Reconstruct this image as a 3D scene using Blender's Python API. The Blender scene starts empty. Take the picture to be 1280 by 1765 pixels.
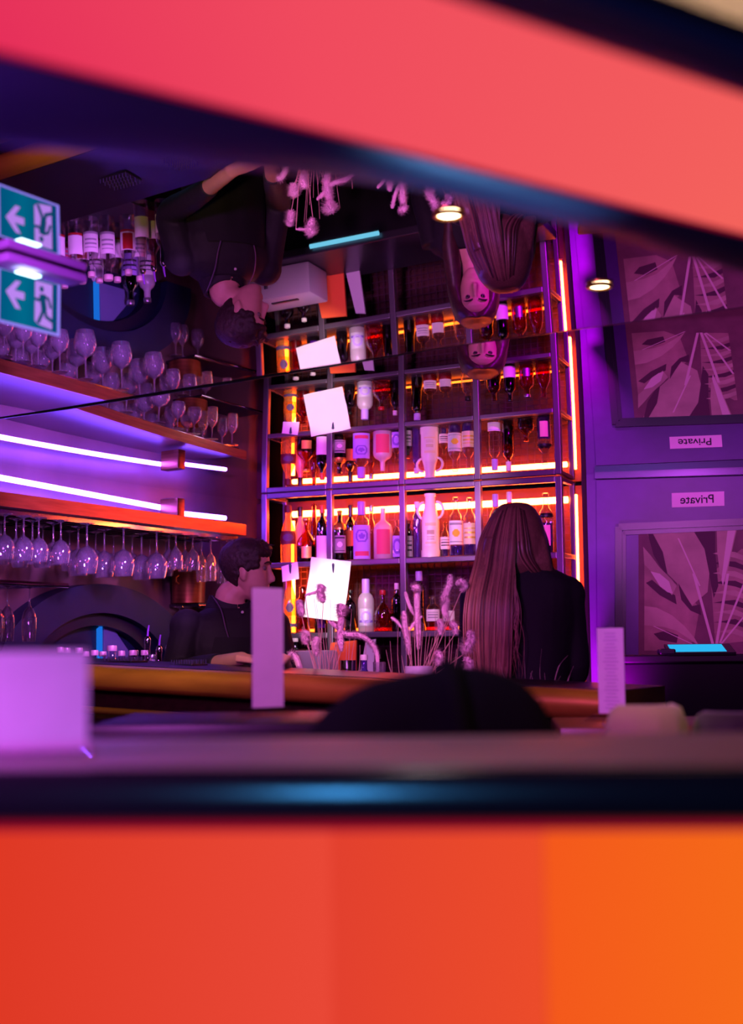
import bpy, bmesh, math, random
from mathutils import Vector, Matrix, noise
random.seed(7)
sc = bpy.context.scene
COL = sc.collection
PI = math.pi
EYE = 1.25                                  # camera height above the floor
# ------------------------------------------------------------------ camera model
FPX = 50.0 / 36.0 * 1765.0
PITCH = math.atan(237.5 / FPX); ROLL = 0.0105
Fv = Vector((0, math.cos(PITCH), math.sin(PITCH)))
U0 = Vector((0, -math.sin(PITCH), math.cos(PITCH)))
R0 = Vector((1, 0, 0))
def ray(x, y):
    u = (x - 640) / FPX; v = (882.5 - y) / FPX
    return Fv + R0 * (u * math.cos(ROLL) + v * math.sin(ROLL)) + U0 * (-u * math.sin(ROLL) + v * math.cos(ROLL))
def at(x, y, d):
    q = ray(x, y); p = q * (d / q.y); return Vector((p.x, p.y, p.z + EYE))
def on_plane(x, y, n, c):
    q = ray(x, y); p = q * (c / n.dot(q)); return Vector((p.x, p.y, p.z + EYE))
Q1 = (1.44100784, -0.00449633, -0.19229365, 0.01359982)    # far ceiling tile: sagging mirror foil
Q2 = (0.9633, 0.0208, -0.0213, 0.0)                        # near ceiling tile
def ceil_z(q, X, Y): return EYE + q[0] + q[1] * X + q[2] * Y + q[3] * Y * Y
def ceil_hit(x, y, q=Q2):
    d = ray(x, y); t = q[0] / (d.z - q[1] * d.x - q[2] * d.y)
    return Vector((d.x * t, d.y * t, d.z * t + EYE))

cam = bpy.data.cameras.new('camera'); co = bpy.data.objects.new('camera', cam); COL.objects.link(co)
cam.sensor_fit = 'VERTICAL'; cam.sensor_height = 36; cam.sensor_width = 36; cam.lens = 50
right = R0 * math.cos(ROLL) - U0 * math.sin(ROLL); up = R0 * math.sin(ROLL) + U0 * math.cos(ROLL)
M = Matrix(((right.x, up.x, -Fv.x, 0), (right.y, up.y, -Fv.y, 0), (right.z, up.z, -Fv.z, EYE), (0, 0, 0, 1)))
co.matrix_world = M
cam.dof.use_dof = True; cam.dof.focus_distance = 5.6; cam.dof.aperture_fstop = 2.3
cam.clip_start = 0.05
sc.camera = co
sc.view_settings.view_transform = 'Standard'; sc.view_settings.look = 'None'
sc.view_settings.gamma = 1; sc.view_settings.exposure = 0.0; sc.view_settings.use_curve_mapping = False
cy = sc.cycles
cy.use_denoising = True
cy.max_bounces = 10; cy.diffuse_bounces = 3; cy.glossy_bounces = 5; cy.transmission_bounces = 8; cy.transparent_max_bounces = 24
cy.caustics_reflective = False; cy.caustics_refractive = False; cy.sample_clamp_indirect = 4.0
w = bpy.data.worlds.new('world'); sc.world = w; w.use_nodes = True
w.node_tree.nodes['Background'].inputs[0].default_value = (0.30, 0.12, 0.42, 1); w.node_tree.nodes['Background'].inputs[1].default_value = 0.012

# ------------------------------------------------------------------ materials
def L(c):
    if isinstance(c, (tuple, list)) and max(c) > 1.0:
        o = []
        for v in c[:3]:
            v /= 255.0
            o.append(v / 12.92 if v <= 0.04045 else ((v + 0.055) / 1.055) ** 2.4)
        return (*o, 1)
    return (*c[:3], 1)
MATS = {}
def mat(name, c=(128, 128, 128), rough=0.5, metal=0.0, emit=None, strength=0.0, var=0.0, vscale=8.0, bump=0.0, spec=None, sheen=0.0, stretch=None):
    if name in MATS: return MATS[name]
    m = bpy.data.materials.new(name); m.use_nodes = True; MATS[name] = m
    nt = m.node_tree; b = nt.nodes['Principled BSDF']
    b.inputs['Base Color'].default_value = L(c); b.inputs['Roughness'].default_value = rough; b.inputs['Metallic'].default_value = metal
    if spec is not None: b.inputs['Specular IOR Level'].default_value = spec
    if sheen: b.inputs['Sheen Weight'].default_value = sheen
    if emit is not None:
        b.inputs['Emission Color'].default_value = L(emit); b.inputs['Emission Strength'].default_value = strength
    if var or bump:
        tc = nt.nodes.new('ShaderNodeTexCoord'); nz = nt.nodes.new('ShaderNodeTexNoise'); nz.inputs['Scale'].default_value = vscale
        nz.inputs['Detail'].default_value = 5
        src = tc.outputs['Object']
        if stretch:
            mp = nt.nodes.new('ShaderNodeMapping'); mp.inputs['Scale'].default_value = stretch
            nt.links.new(src, mp.inputs[0]); src = mp.outputs[0]
        nt.links.new(src, nz.inputs['Vector'])
        if var:
            rp = nt.nodes.new('ShaderNodeValToRGB'); cc = L(c)
            rp.color_ramp.elements[0].position = 0.3; rp.color_ramp.elements[1].position = 0.7
            rp.color_ramp.elements[0].color = tuple(max(0, v * (1 - var)) for v in cc[:3]) + (1,)
            rp.color_ramp.elements[1].color = tuple(min(1, v * (1 + var)) for v in cc[:3]) + (1,)
            nt.links.new(nz.outputs['Fac'], rp.inputs[0]); nt.links.new(rp.outputs[0], b.inputs['Base Color'])
        if bump:
            bp = nt.nodes.new('ShaderNodeBump'); bp.inputs['Strength'].default_value = bump; bp.inputs['Distance'].default_value = 0.01
            nt.links.new(nz.outputs['Fac'], bp.inputs['Height']); nt.links.new(bp.outputs[0], b.inputs['Normal'])
    return m
def mixmat(name): 
    m = bpy.data.materials.new(name); m.use_nodes = True; nt = m.node_tree; nt.nodes.clear()
    return m, nt, nt.nodes.new('ShaderNodeOutputMaterial')
def glass(name, tint=(1, 1, 1), refl=0.9, body=0.0, bodycol=None, rough=0.02):
    """thin clear or coloured glass: tinted see-through with fresnel reflections, optionally some milky body"""
    if name in MATS: return MATS[name]
    m, nt, out = mixmat(name); MATS[name] = m
    tr = nt.nodes.new('ShaderNodeBsdfTransparent'); tr.inputs[0].default_value = (*tint, 1)
    base = tr.outputs[0]
    if body:
        tl = nt.nodes.new('ShaderNodeBsdfTranslucent'); tl.inputs[0].default_value = L(bodycol)
        df = nt.nodes.new('ShaderNodeBsdfDiffuse'); df.inputs[0].default_value = L(bodycol)
        ad = nt.nodes.new('ShaderNodeMixShader'); ad.inputs[0].default_value = 0.5
        nt.links.new(tl.outputs[0], ad.inputs[1]); nt.links.new(df.outputs[0], ad.inputs[2])
        mx = nt.nodes.new('ShaderNodeMixShader'); mx.inputs[0].default_value = body
        nt.links.new(base, mx.inputs[1]); nt.links.new(ad.outputs[0], mx.inputs[2]); base = mx.outputs[0]
    gl = nt.nodes.new('ShaderNodeBsdfGlossy'); gl.inputs['Roughness'].default_value = rough; gl.inputs['Color'].default_value = (1, 1, 1, 1)
    lw = nt.nodes.new('ShaderNodeLayerWeight'); lw.inputs['Blend'].default_value = 0.28
    ml = nt.nodes.new('ShaderNodeMath'); ml.operation = 'MULTIPLY_ADD'; ml.inputs[1].default_value = refl * 0.75; ml.inputs[2].default_value = 0.045
    ml.use_clamp = True
    nt.links.new(lw.outputs['Facing'], ml.inputs[0])
    ms = nt.nodes.new('ShaderNodeMixShader')
    nt.links.new(ml.outputs[0], ms.inputs[0]); nt.links.new(base, ms.inputs[1]); nt.links.new(gl.outputs[0], ms.inputs[2])
    nt.links.new(ms.outputs[0], out.inputs[0]); return m
def lamp(name, col, strength, ramp=None, axis='X'):
    """a surface that gives off light; ramp = colours of the LEDs along the object's own axis"""
    if name in MATS: return MATS[name]
    m, nt, out = mixmat(name); MATS[name] = m
    e = nt.nodes.new('ShaderNodeEmission'); e.inputs[0].default_value = L(col); e.inputs[1].default_value = strength
    if ramp:
        tc = nt.nodes.new('ShaderNodeTexCoord'); sp = nt.nodes.new('ShaderNodeSeparateXYZ'); rp = nt.nodes.new('ShaderNodeValToRGB')
        nt.links.new(tc.outputs['Generated'], sp.inputs[0]); nt.links.new(sp.outputs[axis], rp.inputs[0])
        el = rp.color_ramp.elements
        while len(el) < len(ramp): el.new(0.5)
        for k, (p, c) in enumerate(ramp): el[k].position = p; el[k].color = L(c)
        nt.links.new(rp.outputs[0], e.inputs[0])
    nt.links.new(e.outputs[0], out.inputs[0]); return m
def mirror_black(name):
    m, nt, out = mixmat(name); MATS[name] = m
    df = nt.nodes.new('ShaderNodeBsdfDiffuse'); df.inputs[0].default_value = (0.006, 0.005, 0.008, 1)
    gl = nt.nodes.new('ShaderNodeBsdfGlossy'); gl.inputs['Roughness'].default_value = 0.012; gl.inputs['Color'].default_value = (0.92, 0.9, 0.92, 1)
    fr = nt.nodes.new('ShaderNodeFresnel'); fr.inputs[0].default_value = 1.5
    ms = nt.nodes.new('ShaderNodeMixShader')
    nt.links.new(fr.outputs[0], ms.inputs[0]); nt.links.new(df.outputs[0], ms.inputs[1]); nt.links.new(gl.outputs[0], ms.inputs[2])
    nt.links.new(ms.outputs[0], out.inputs[0]); return m

# ------------------------------------------------------------------ mesh builder
class MB:
    def __init__(s): s.v = []; s.f = []; s.m = []
    def add(s, vs, fs, mi=0):
        o = len(s.v); s.v += [Vector(p) for p in vs]; s.f += [tuple(i + o for i in f) for f in fs]; s.m += [mi] * len(fs); return s
    def box(s, c, size, rz=0.0, mi=0, R=None):
        hx, hy, hz = (k / 2 for k in size)
        R = R or Matrix.Rotation(rz, 3, 'Z')
        vs = [Vector(c) + R @ Vector((a * hx, b * hy, d * hz)) for a in (-1, 1) for b in (-1, 1) for d in (-1, 1)]
        return s.add(vs, [(0, 1, 3, 2), (4, 6, 7, 5), (0, 4, 5, 1), (2, 3, 7, 6), (0, 2, 6, 4), (1, 5, 7, 3)], mi)
    def bbox(s, c, size, bev=0.006, rz=0.0, mi=0, seg=2):
        bm = bmesh.new(); bmesh.ops.create_cube(bm, size=1)
        bmesh.ops.scale(bm, vec=size, verts=bm.verts)
        bmesh.ops.bevel(bm, geom=list(bm.edges), offset=min(bev, min(size) * 0.45), segments=seg, affect='EDGES', profile=0.5)
        R = Matrix.Rotation(rz, 3, 'Z'); bm.verts.index_update()
        s.add([Vector(c) + R @ v.co for v in bm.verts], [tuple(v.index for v in f.verts) for f in bm.faces], mi); bm.free(); return s
    def prism(s, poly, off, mi=0, back=True):
        """polygon of 3-D points extruded by the vector off"""
        n = len(poly); off = Vector(off); vs = [Vector(p) for p in poly] + [Vector(p) + off for p in poly]
        fs = [tuple(range(n)), tuple(range(2 * n - 1, n - 1, -1))] + [(i, i + n, (i + 1) % n + n, (i + 1) % n) for i in range(n)]
        return s.add(vs, fs, mi)
    def rings(s, rings, mi=0, cap=True, closed=True):
        n = len(rings[0]); vs = [p for r in rings for p in r]; fs = []
        for k in range(len(rings) - 1):
            for i in range(n if closed else n - 1):
                j = (i + 1) % n
                fs.append((k * n + i, k * n + j, (k + 1) * n + j, (k + 1) * n + i))
        if cap: fs += [tuple(range(n - 1, -1, -1)), tuple(range((len(rings) - 1) * n, len(rings) * n))]
        return s.add(vs, fs, mi)
    def lathe(s, prof, c=(0, 0, 0), seg=20, mi=0, cap=True, sx=1, sy=1):
        c = Vector(c)
        return s.rings([[c + Vector((r * math.cos(2 * PI * i / seg) * sx, r * math.sin(2 * PI * i / seg) * sy, z)) for i in range(seg)] for r, z in prof], mi, cap)
    def tube(s, path, rad, seg=8, mi=0, flat=1.0):
        path = [Vector(p) for p in path]; n = len(path)
        if not isinstance(rad, (list, tuple)): rad = [rad] * n
        rs = []; pr = None
        for k in range(n):
            t = (path[min(k + 1, n - 1)] - path[max(k - 1, 0)]).normalized()
            if pr is None:
                a = Vector((0, 0, 1)) if abs(t.z) < 0.9 else Vector((1, 0, 0)); x = t.cross(a).normalized()
            else:
                x = (pr - t * pr.dot(t)).normalized()
            pr = x; y = t.cross(x)
            rs.append([path[k] + x * (rad[k] * math.cos(2 * PI * i / seg)) + y * (rad[k] * flat * math.sin(2 * PI * i / seg)) for i in range(seg)])
        return s.rings(rs, mi)
    def ball(s, c, r, R=None, u=14, v=9, mi=0):
        r = (r, r, r) if not isinstance(r, (list, tuple)) else r; c = Vector(c); rs = []
        for k in range(v + 1):
            a = -PI / 2 + PI * (k + 0.001) / (v + 0.002)
            ring = [Vector((r[0] * math.cos(a) * math.cos(2 * PI * i / u), r[1] * math.cos(a) * math.sin(2 * PI * i / u), r[2] * math.sin(a))) for i in range(u)]
            rs.append([c + (R @ p if R else p) for p in ring])
        return s.rings(rs, mi)
    def grid(s, fn, nu, nv, mi=0, mfn=None):
        vs = [fn(i / nu, j / nv) for j in range(nv + 1) for i in range(nu + 1)]; o = len(s.v)
        s.v += [Vector(p) for p in vs]
        for j in range(nv):
            for i in range(nu):
                a = o + j * (nu + 1) + i
                s.f.append((a, a + 1, a + nu + 2, a + nu + 1)); s.m.append(mfn((i + .5) / nu, (j + .5) / nv) if mfn else mi)
        return s
    def mesh(s, name, mats, smooth=False, org=(0, 0, 0), ang=40):
        me = bpy.data.meshes.new(name); o = Vector(org)
        me.from_pydata([tuple(p - o) for p in s.v], [], s.f)
        for m in (mats if isinstance(mats, (list, tuple)) else [mats]): me.materials.append(m)
        for p, k in zip(me.polygons, s.m): p.material_index = k
        bm = bmesh.new(); bm.from_mesh(me); bmesh.ops.recalc_face_normals(bm, faces=bm.faces); bm.to_mesh(me); bm.free()
        if smooth:
            me.polygons.foreach_set('use_smooth', [True] * len(me.polygons))
            if ang < 180: me.set_sharp_from_angle(angle=math.radians(ang))
        return me
    def build(s, name, mats, parent=None, smooth=False, org=None, ang=40):
        """one mesh object; org = where its own origin stands (a child takes its parent's)"""
        if org is None: org = parent['_o'] if parent is not None and '_o' in parent else ((parent.parent['_o'] if parent is not None and parent.parent is not None and '_o' in parent.parent else (0, 0, 0)))
        o = bpy.data.objects.new(name, s.mesh(name, mats, smooth, org, ang)); COL.objects.link(o)
        if parent is not None: o.parent = parent
        else: o.location = org
        return o
LABELS = {}
def tag(o, label, cat, group=None):
    n = len(label.split()); assert 4 <= n <= 16, (n, label)
    if label in LABELS: print('DUP LABEL', label)
    LABELS[label] = 1
    o['label'] = label; o['category'] = cat
    if group: o['group'] = group
    return o
def thing(name, label, cat, loc, group=None):
    o = bpy.data.objects.new(name, None); COL.objects.link(o); o.empty_display_size = 0.05
    o.location = loc; o['_o'] = tuple(loc); return tag(o, label, cat, group)
def struct(o): o['kind'] = 'structure'; return o
def dup(root, loc, label, group=None, rz=0.0):
    r = root.copy(); COL.objects.link(r); r.location = loc; r.rotation_euler = (0, 0, rz); tag(r, label, root['category'], group or root.get('group'))
    for ch in root.children:
        c = ch.copy(); COL.objects.link(c); c.parent = r
        for g in ch.children:
            d = g.copy(); COL.objects.link(d); d.parent = c
    return r
ORD = ['first', 'second', 'third', 'fourth', 'fifth', 'sixth', 'seventh', 'eighth', 'ninth', 'tenth', 'eleventh', 'twelfth', 'thirteenth', 'fourteenth', 'fifteenth']
def lightobj(name, kind, loc, target, col, energy, size=0.2, spot=None, blend=0.5, sizey=None):
    d = bpy.data.lights.new(name, kind); d.color = L(col)[:3]; d.energy = energy
    if kind == 'AREA':
        d.size = size
        if sizey: d.shape = 'RECTANGLE'; d.size_y = sizey
    else: d.shadow_soft_size = size
    if kind == 'SPOT': d.spot_size = math.radians(spot); d.spot_blend = blend
    o = bpy.data.objects.new(name, d); COL.objects.link(o); o.location = loc
    o.rotation_euler = (Vector(target) - Vector(loc)).to_track_quat('-Z', 'Y').to_euler(); return o
# ================================================================== setting
m_black = mirror_black('black_mirror_foil')
m_floor = mat('dark_floor', (26, 18, 22), 0.35, var=0.3, vscale=3)
m_plaster = mat('beige_plaster', (150, 132, 112), 0.9, var=0.08, bump=0.2, vscale=60)
m_darkmetal = mat('gunmetal_tube', (120, 108, 122), 0.38, 0.8)
m_navy = mat('navy_paint', (8, 20, 46), 0.5, var=0.2)
m_blue = mat('blue_paint', (26, 60, 110), 0.5, var=0.15)
m_purplepaint = mat('violet_door_paint', (76, 20, 116), 0.42, var=0.1, vscale=14)
m_copper = mat('brushed_copper', (150, 92, 62), 0.33, 0.85, var=0.25, vscale=6, stretch=(1, 1, 12))
m_brass = mat('aged_brass', (196, 140, 62), 0.3, 0.85, var=0.15, vscale=5)
m_darkwood = mat('dark_wood', (44, 22, 18), 0.3, var=0.35, vscale=7, stretch=(1, 12, 12))
m_blackpaint = mat('black_paint', (7, 6, 8), 0.5, spec=.3)
m_gloss = mat('dark_gloss_lacquer', (34, 28, 40), 0.18, var=0.2, vscale=4)
m_tabletop = mat('lit_grey_lacquer_top', (138, 122, 132), 0.5, var=0.12, vscale=5)  # dark lacquer; the grey-lavender light on it is put into the colour
m_white = mat('white_plastic', (205, 200, 195), 0.4)
m_paper = mat('white_paper', (238, 234, 226), 0.8)
m_ink = mat('dark_ink', (40, 30, 46), 0.7)
m_clear = glass('clear_glass', (0.93, 0.92, 0.94), 1.2, 0.10, (230, 220, 245), rough=.05)
m_acryl = glass('clear_acrylic', (0.9, 0.88, 0.92), 0.5)
m_chrome = mat('chrome', (190, 190, 195), 0.12, 1.0)
led_red = lamp('red_orange_led', (255, 84, 34), 85)
led_redv = lamp('red_orange_led_upright', (255, 82, 32), 75)
led_blue = lamp('blue_violet_led', (116, 66, 255), 80)
led_warm = lamp('warm_white_lamp', (255, 214, 160), 14)

# floor
struct(MB().box((0, 3.3, -0.02), (7, 10, 0.04)).build('floor', m_floor))
# ceilings: two mirror tiles meeting at a slanting seam, plaster nearer the camera
seam = [(-2.9, 5.82), (-1.31, 4.975), (-1.078, 4.854), (-0.461, 4.5), (0.243, 4.093), (1.002, 3.747), (2.6, 3.02)]
def seamY(X):
    for (a, b), (c, d) in zip(seam, seam[1:]):
        if X <= c: return b + (d - b) * (X - a) / (c - a)
    return seam[-1][1]
def tile1(u, v):
    X = -2.8 + 5.3 * u; y0 = seamY(X); Y = y0 + (7.9 - y0) * v; return (X, Y, ceil_z(Q1, X, Y))
struct(MB().grid(tile1, 60, 60).build('ceiling', m_black, smooth=True, ang=180))
nb = Vector((-0.585, 0.811))                    # across the ceiling light band
def nline(X, nd): return (nd - nb.x * X) / nb.y
def tile2(u, v):
    X = -2.8 + 5.3 * u; y0 = nline(X, 1.80); y1 = seamY(X) - 0.004; Y = y0 + (y1 - y0) * v
    return (X, Y, ceil_z(Q2, X, Y) + 0.0)
struct(MB().grid(tile2, 30, 4).build('ceiling', m_black, smooth=True, ang=180))
def seamstrip(u, v):
    X = -2.8 + 5.3 * u; Y = seamY(X) - 0.004 + 0.006 * v
    return (X, Y, min(ceil_z(Q1, X, Y), ceil_z(Q2, X, Y)) - 0.001)
struct(MB().grid(seamstrip, 40, 1).build('trim_1', mat('seam_strip', (30, 24, 34), 0.3, 0.6)))
def plast(u, v):
    X = -2.8 + 5.3 * u; y1 = nline(X, 1.78); Y = -1.4 + (y1 + 1.4) * v; return (X, Y, 1.25 + 0.965)
struct(MB().grid(plast, 10, 4).build('ceiling', m_plaster))
# ---- shelf plane (front) and wall behind it
SA = at(457, 900, 6.9); SB = at(965, 900, 6.3)
sdir = Vector((SB.x - SA.x, SB.y - SA.y, 0)).normalized(); sn = Vector((-sdir.y, sdir.x, 0)); scn = sn.dot(Vector((SA.x, SA.y, 0)))
def SH(px, t=0.0, z=0.0, y=1000):
    """point of the shelf at image column px, t metres behind its front, z metres above eye level"""
    p = on_plane(px, y, sn, scn + t); return Vector((p.x, p.y, EYE + z))
SROT = math.atan2(sdir.y, sdir.x)
def shelf_pt(s, t, z): return Vector((SA.x, SA.y, 0)) + sdir * s + sn * t + Vector((0, 0, EYE + z))
SLEN = (Vector((SB.x, SB.y)) - Vector((SA.x, SA.y))).length
wb = [shelf_pt(-0.35, 0.30, -EYE), shelf_pt(SLEN + 0.06, 0.30, -EYE)]
struct(MB().prism([wb[0], wb[1], wb[1] + Vector((0, 0, 2.0)), wb[0] + Vector((0, 0, 2.0))], sn * 0.06).build('wall_back', mat('maroon_wall', (62, 16, 24), 0.6, var=0.2)))
# ---- left wall with arch
WA = Vector((at(0, 800, 5.86).x, 5.86, 0)); WB = Vector((at(390, 850, 7.06).x, 7.06, 0))
wdir = (WB - WA).normalized(); wn = Vector((wdir.y, -wdir.x, 0)); wc = wn.dot(WA)      # wn points into the room
def WL(px, t=0.0, y=1000):
    return on_plane(px, y, wn, wc + t)
w0 = WA - wdir * 1.3; w1 = WB + wdir * 0.30
m_leftwall = mat('dark_copper_wall', (98, 74, 72), 0.42, 0.25, var=0.3, vscale=3)
struct(MB().prism([w0, w1, w1 + Vector((0, 0, 2.08)), w0 + Vector((0, 0, 2.08))], wn * -0.06).build('wall_left', m_leftwall))
# arch niche (dark ring standing proud of the wall, blue panels inside)
AC = WL(150, 0.0, 1185); rx = (WL(312, 0, 1150) - AC).length; rz = WL(150, 0, 1008).z - AC.z
def arch_ring(r0, r1, t0, t1, a0=0.0, a1=PI, n=40):
    mb = MB(); rs = []
    for k in range(n + 1):
        a = a0 + (a1 - a0) * k / n
        def P(r, t): return AC + wdir * (math.cos(a) * rx * r) + Vector((0, 0, math.sin(a) * rz * r)) + wn * t
        rs.append([P(r0, t0), P(r1, t0), P(r1, t1), P(r0, t1)])
    return mb.rings(rs)
struct(arch_ring(0.72, 1.0, 0.004, 0.10).build('trim_2', m_navy, smooth=True))
struct(arch_ring(0.60, 0.72, 0.004, 0.06).build('trim_3', mat('deep_navy', (10, 12, 30), 0.4), smooth=True))
pp = [AC + wdir * (math.cos(PI * k / 30) * rx * 0.61) + Vector((0, 0, math.sin(PI * k / 30) * rz * 0.61)) + wn * 0.003 for k in range(31)]
struct(MB().prism(pp, wn * 0.004).build('trim_4', m_navy))
struct(MB().prism([WL(166, .01, 1155), WL(171, .01, 1155), WL(171, .01, 1080), WL(166, .01, 1084)], wn * 0.02).build('trim_5', lamp('blue_niche_strip', (24, 110, 220), 1.0)))
struct(MB().prism([WL(174, .01, 1155), WL(240, .01, 1155), WL(176, .01, 1060)], wn * 0.014).build('trim_6', mat('slate_blue_paint', (88, 92, 128), 0.5)))
# ---- right wall with purple door
DA = Vector((at(1020, 900, 6.26).x, 6.26, 0)); DB = Vector((at(1280, 900, 6.13).x, 6.13, 0))
ddir = (DB - DA).normalized(); dn = Vector((ddir.y, -ddir.x, 0)); dc = dn.dot(DA)
def DW(px, py, t=0.0): return on_plane(px, py, dn, dc + t)
d1 = DB + ddir * 0.9
struct(MB().prism([DA - ddir * 0.02, d1, d1 + Vector((0, 0, 2.03)), DA - ddir * 0.02 + Vector((0, 0, 2.03))], dn * -0.08).build('wall_right', m_purplepaint))
door = MB()
ztop = EYE + 0.735
def dbox(x0, y0, x1, y1, t0, t1):
    return MB().prism([DW(x0, y0, t0), DW(x1, y0, t0), DW(x1, y1, t0), DW(x0, y1, t0)], dn * (t1 - t0))
door.prism([DW(1028, 829, .002), DW(1330, 821, .002), DW(1330, 1500, .002), DW(1032, 1500, .002)], dn * 0.03)
dr = struct(door.build('door_1', m_purplepaint))
mold = MB()
def strip(pts, wdt, t0, t1, mb=mold):
    for (a, b) in zip(pts, pts[1:]):
        A = DW(*a, t0); B = DW(*b, t0); e = (B - A).normalized(); p = dn.cross(e) * wdt / 2
        mb.prism([A - p, B - p, B + p, A + p], dn * (t1 - t0))
strip([(1066, 1500), (1066, 909), (1330, 898)], 0.030, .032, .052)
strip([(1074, 1500), (1074, 918), (1330, 907)], 0.022, .032, .043)
mo = mold.build('door_molding', mat('door_molding_shade', (26, 10, 38), 0.35), parent=dr)  # moulding darkened in its colour to stand for the recess shadow
# cornice over the door, column between shelf and door
struct(MB().prism([DW(1026, 812, 0.0), DW(1340, 804, 0.0), DW(1340, 818, 0.0), DW(1026, 827, 0.0)], dn * 0.05).build('trim_7', mat('cornice_dark', (60, 40, 84), 0.25, 0.4)))
cp = shelf_pt(SLEN + 0.125, 0.235, -EYE)
cz = at(1010, 845, 6.3).z
struct(MB().box((cp.x, cp.y, 1.02), (0.14, 0.13, 2.03), SROT).build('trim_8', mat('oxblood_column', (26, 5, 7), 0.5)))
cp2 = shelf_pt(SLEN + 0.215, 0.20, -EYE)
struct(MB().box((cp2.x, cp2.y, 1.02), (0.045, 0.06, 2.03), SROT).build('trim_9', m_blackpaint))
# framed leaf print set in the door panel
pic = thing('botanical_print', 'botanical leaf print in a recessed panel of the violet door', 'picture', DW(1200, 1020, .03))
def zc(X, Y): return (940 + X / 3.765, 840 + Y / 3.765)
def leafpoly(pts, t, mb, mi): mb.prism([DW(*zc(*p), t) for p in pts], dn * 0.0015, mi)
MB().prism([DW(1100, 917, .031), DW(1345, 907, .031), DW(1345, 1400, .031), DW(1100, 1400, .031)], dn * 0.004).build('backing', mat('print_ground', (120, 78, 84), 0.7, var=0.25, vscale=9), pic)
m_leafA = mat('print_leaf_pale', (190, 158, 140), 0.75, var=0.2, vscale=7); m_leafB = mat('print_leaf_tan', (166, 128, 116), 0.75, var=0.3, vscale=9); m_leafC = mat('print_leaf_shadow', (84, 44, 62), 0.75)
m_leafD = mat('print_leaf_light', (226, 196, 190), 0.75)
lv = MB()
leafpoly([(640, 440), (700, 480), (760, 560), (860, 640), (1000, 780), (960, 1000), (860, 1060), (640, 1060)], .0355, lv, 1)
leafpoly([(1070, 560), (1270, 400), (1290, 400), (1290, 1000), (1100, 1020)], .0355, lv, 1)
leafpoly([(655, 290), (740, 287), (850, 292), (960, 285), (1030, 400), (1062, 560), (1050, 680), (950, 765), (890, 690), (850, 620), (790, 560), (720, 450)], .0365, lv, 0)
leafpoly([(632, 385), (680, 440), (740, 520), (820, 600), (850, 640), (820, 700), (760, 640), (700, 560), (640, 500)], .037, lv, 0)
leafpoly([(680, 545), (740, 560), (800, 610), (825, 690), (790, 680), (740, 640)], .0375, lv, 3)
leafpoly([(1110, 283), (1240, 277), (1200, 450), (1165, 620), (1130, 560), (1113, 420)], .0365, lv, 0)
leafpoly([(1180, 280), (1232, 278), (1190, 470), (1150, 640), (1140, 600), (1160, 440)], .037, lv, 3)
leafpoly([(640, 770), (720, 780), (820, 830), (900, 900), (960, 970), (1000, 1035), (940, 990), (850, 930), (760, 905), (640, 895)], .0367, lv, 0)
leafpoly([(660, 290), (690, 290), (760, 420), (790, 560), (770, 555), (700, 440)], .0368, lv, 2)
leafpoly([(960, 285), (1100, 283), (1100, 420), (1120, 640), (1090, 720), (1060, 560), (1030, 400)], .0362, lv, 2)
leafpoly([(860, 620), (900, 690), (950, 770), (1000, 760), (1010, 830), (940, 800), (880, 730)], .0372, lv, 2)
leafpoly([(650, 620), (690, 600), (760, 660), (840, 700), (850, 760), (740, 700)], .0366, lv, 2)
leafpoly([(700, 950), (780, 930), (860, 960), (850, 1010), (740, 990)], .0369, lv, 2)
for k in range(9):
    yy = 420 + k * 62
    leafpoly([(1290, yy + 26), (1230, yy), (1150, yy - 8 + k * 3), (1085, yy + 10 + k * 2), (1150, yy + 22), (1230, yy + 38), (1290, yy + 58)], .0363, lv, 2 if k % 2 else 0)
for a, b, wd in (((960, 560), (1085, 1020), 9), ((1182, 560), (1108, 1020), 9), ((1285, 630), (1130, 1010), 7), ((1285, 840), (1140, 1015), 7), ((860, 330), (1000, 640), 5), ((700, 900), (1000, 1040), 6)):
    leafpoly([(a[0] - wd, a[1]), (a[0] + wd, a[1]), (b[0] + wd, b[1]), (b[0] - wd, b[1])], .0378, lv, 3)
lv.build('leaf_artwork', [m_leafA, m_leafB, m_leafC, m_leafD], pic)
# sign with the mirrored word
def text_obj(name, body, size, mtl, parent, R, pos, flip=False, ext=0.0006, bold=0.0):
    cu = bpy.data.curves.new(name, 'FONT'); cu.body = body; cu.size = size; cu.align_x = 'CENTER'; cu.align_y = 'CENTER'; cu.extrude = ext; cu.offset = bold
    t = bpy.data.objects.new(name, cu); COL.objects.link(t); bpy.context.view_layer.update()
    dg = bpy.context.evaluated_depsgraph_get(); me = bpy.data.meshes.new_from_object(t.evaluated_get(dg)); bpy.data.objects.remove(t)
    o = bpy.data.objects.new(name, me); COL.objects.link(o); me.materials.clear(); me.materials.append(mtl)
    S = Matrix.Diagonal((-1 if flip else 1, 1, 1))
    me.transform((R @ S).to_4x4()); 
    if flip: me.flip_normals()
    o.parent = parent; o.location = Vector(pos) - Vector(parent['_o']); return o
sg = thing('door_sign', 'small pink door sign with the mirrored word Private above the leaf print', 'sign', DW(1201, 861, .033))
MB().prism([DW(1157, 850, .033), DW(1247.5, 847, .033), DW(1248, 872, .033), DW(1157.5, 875, .033)], dn * 0.004).build('plate', mat('pink_sign_plate', (255, 216, 232), 0.6), sg)
RD = Matrix((ddir, Vector((0, 0, 1)), dn)).transposed()
text_obj('lettering', 'Private', 0.052, m_ink, sg, RD, DW(1201, 861, .0385), flip=True, bold=0.0006)

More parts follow.
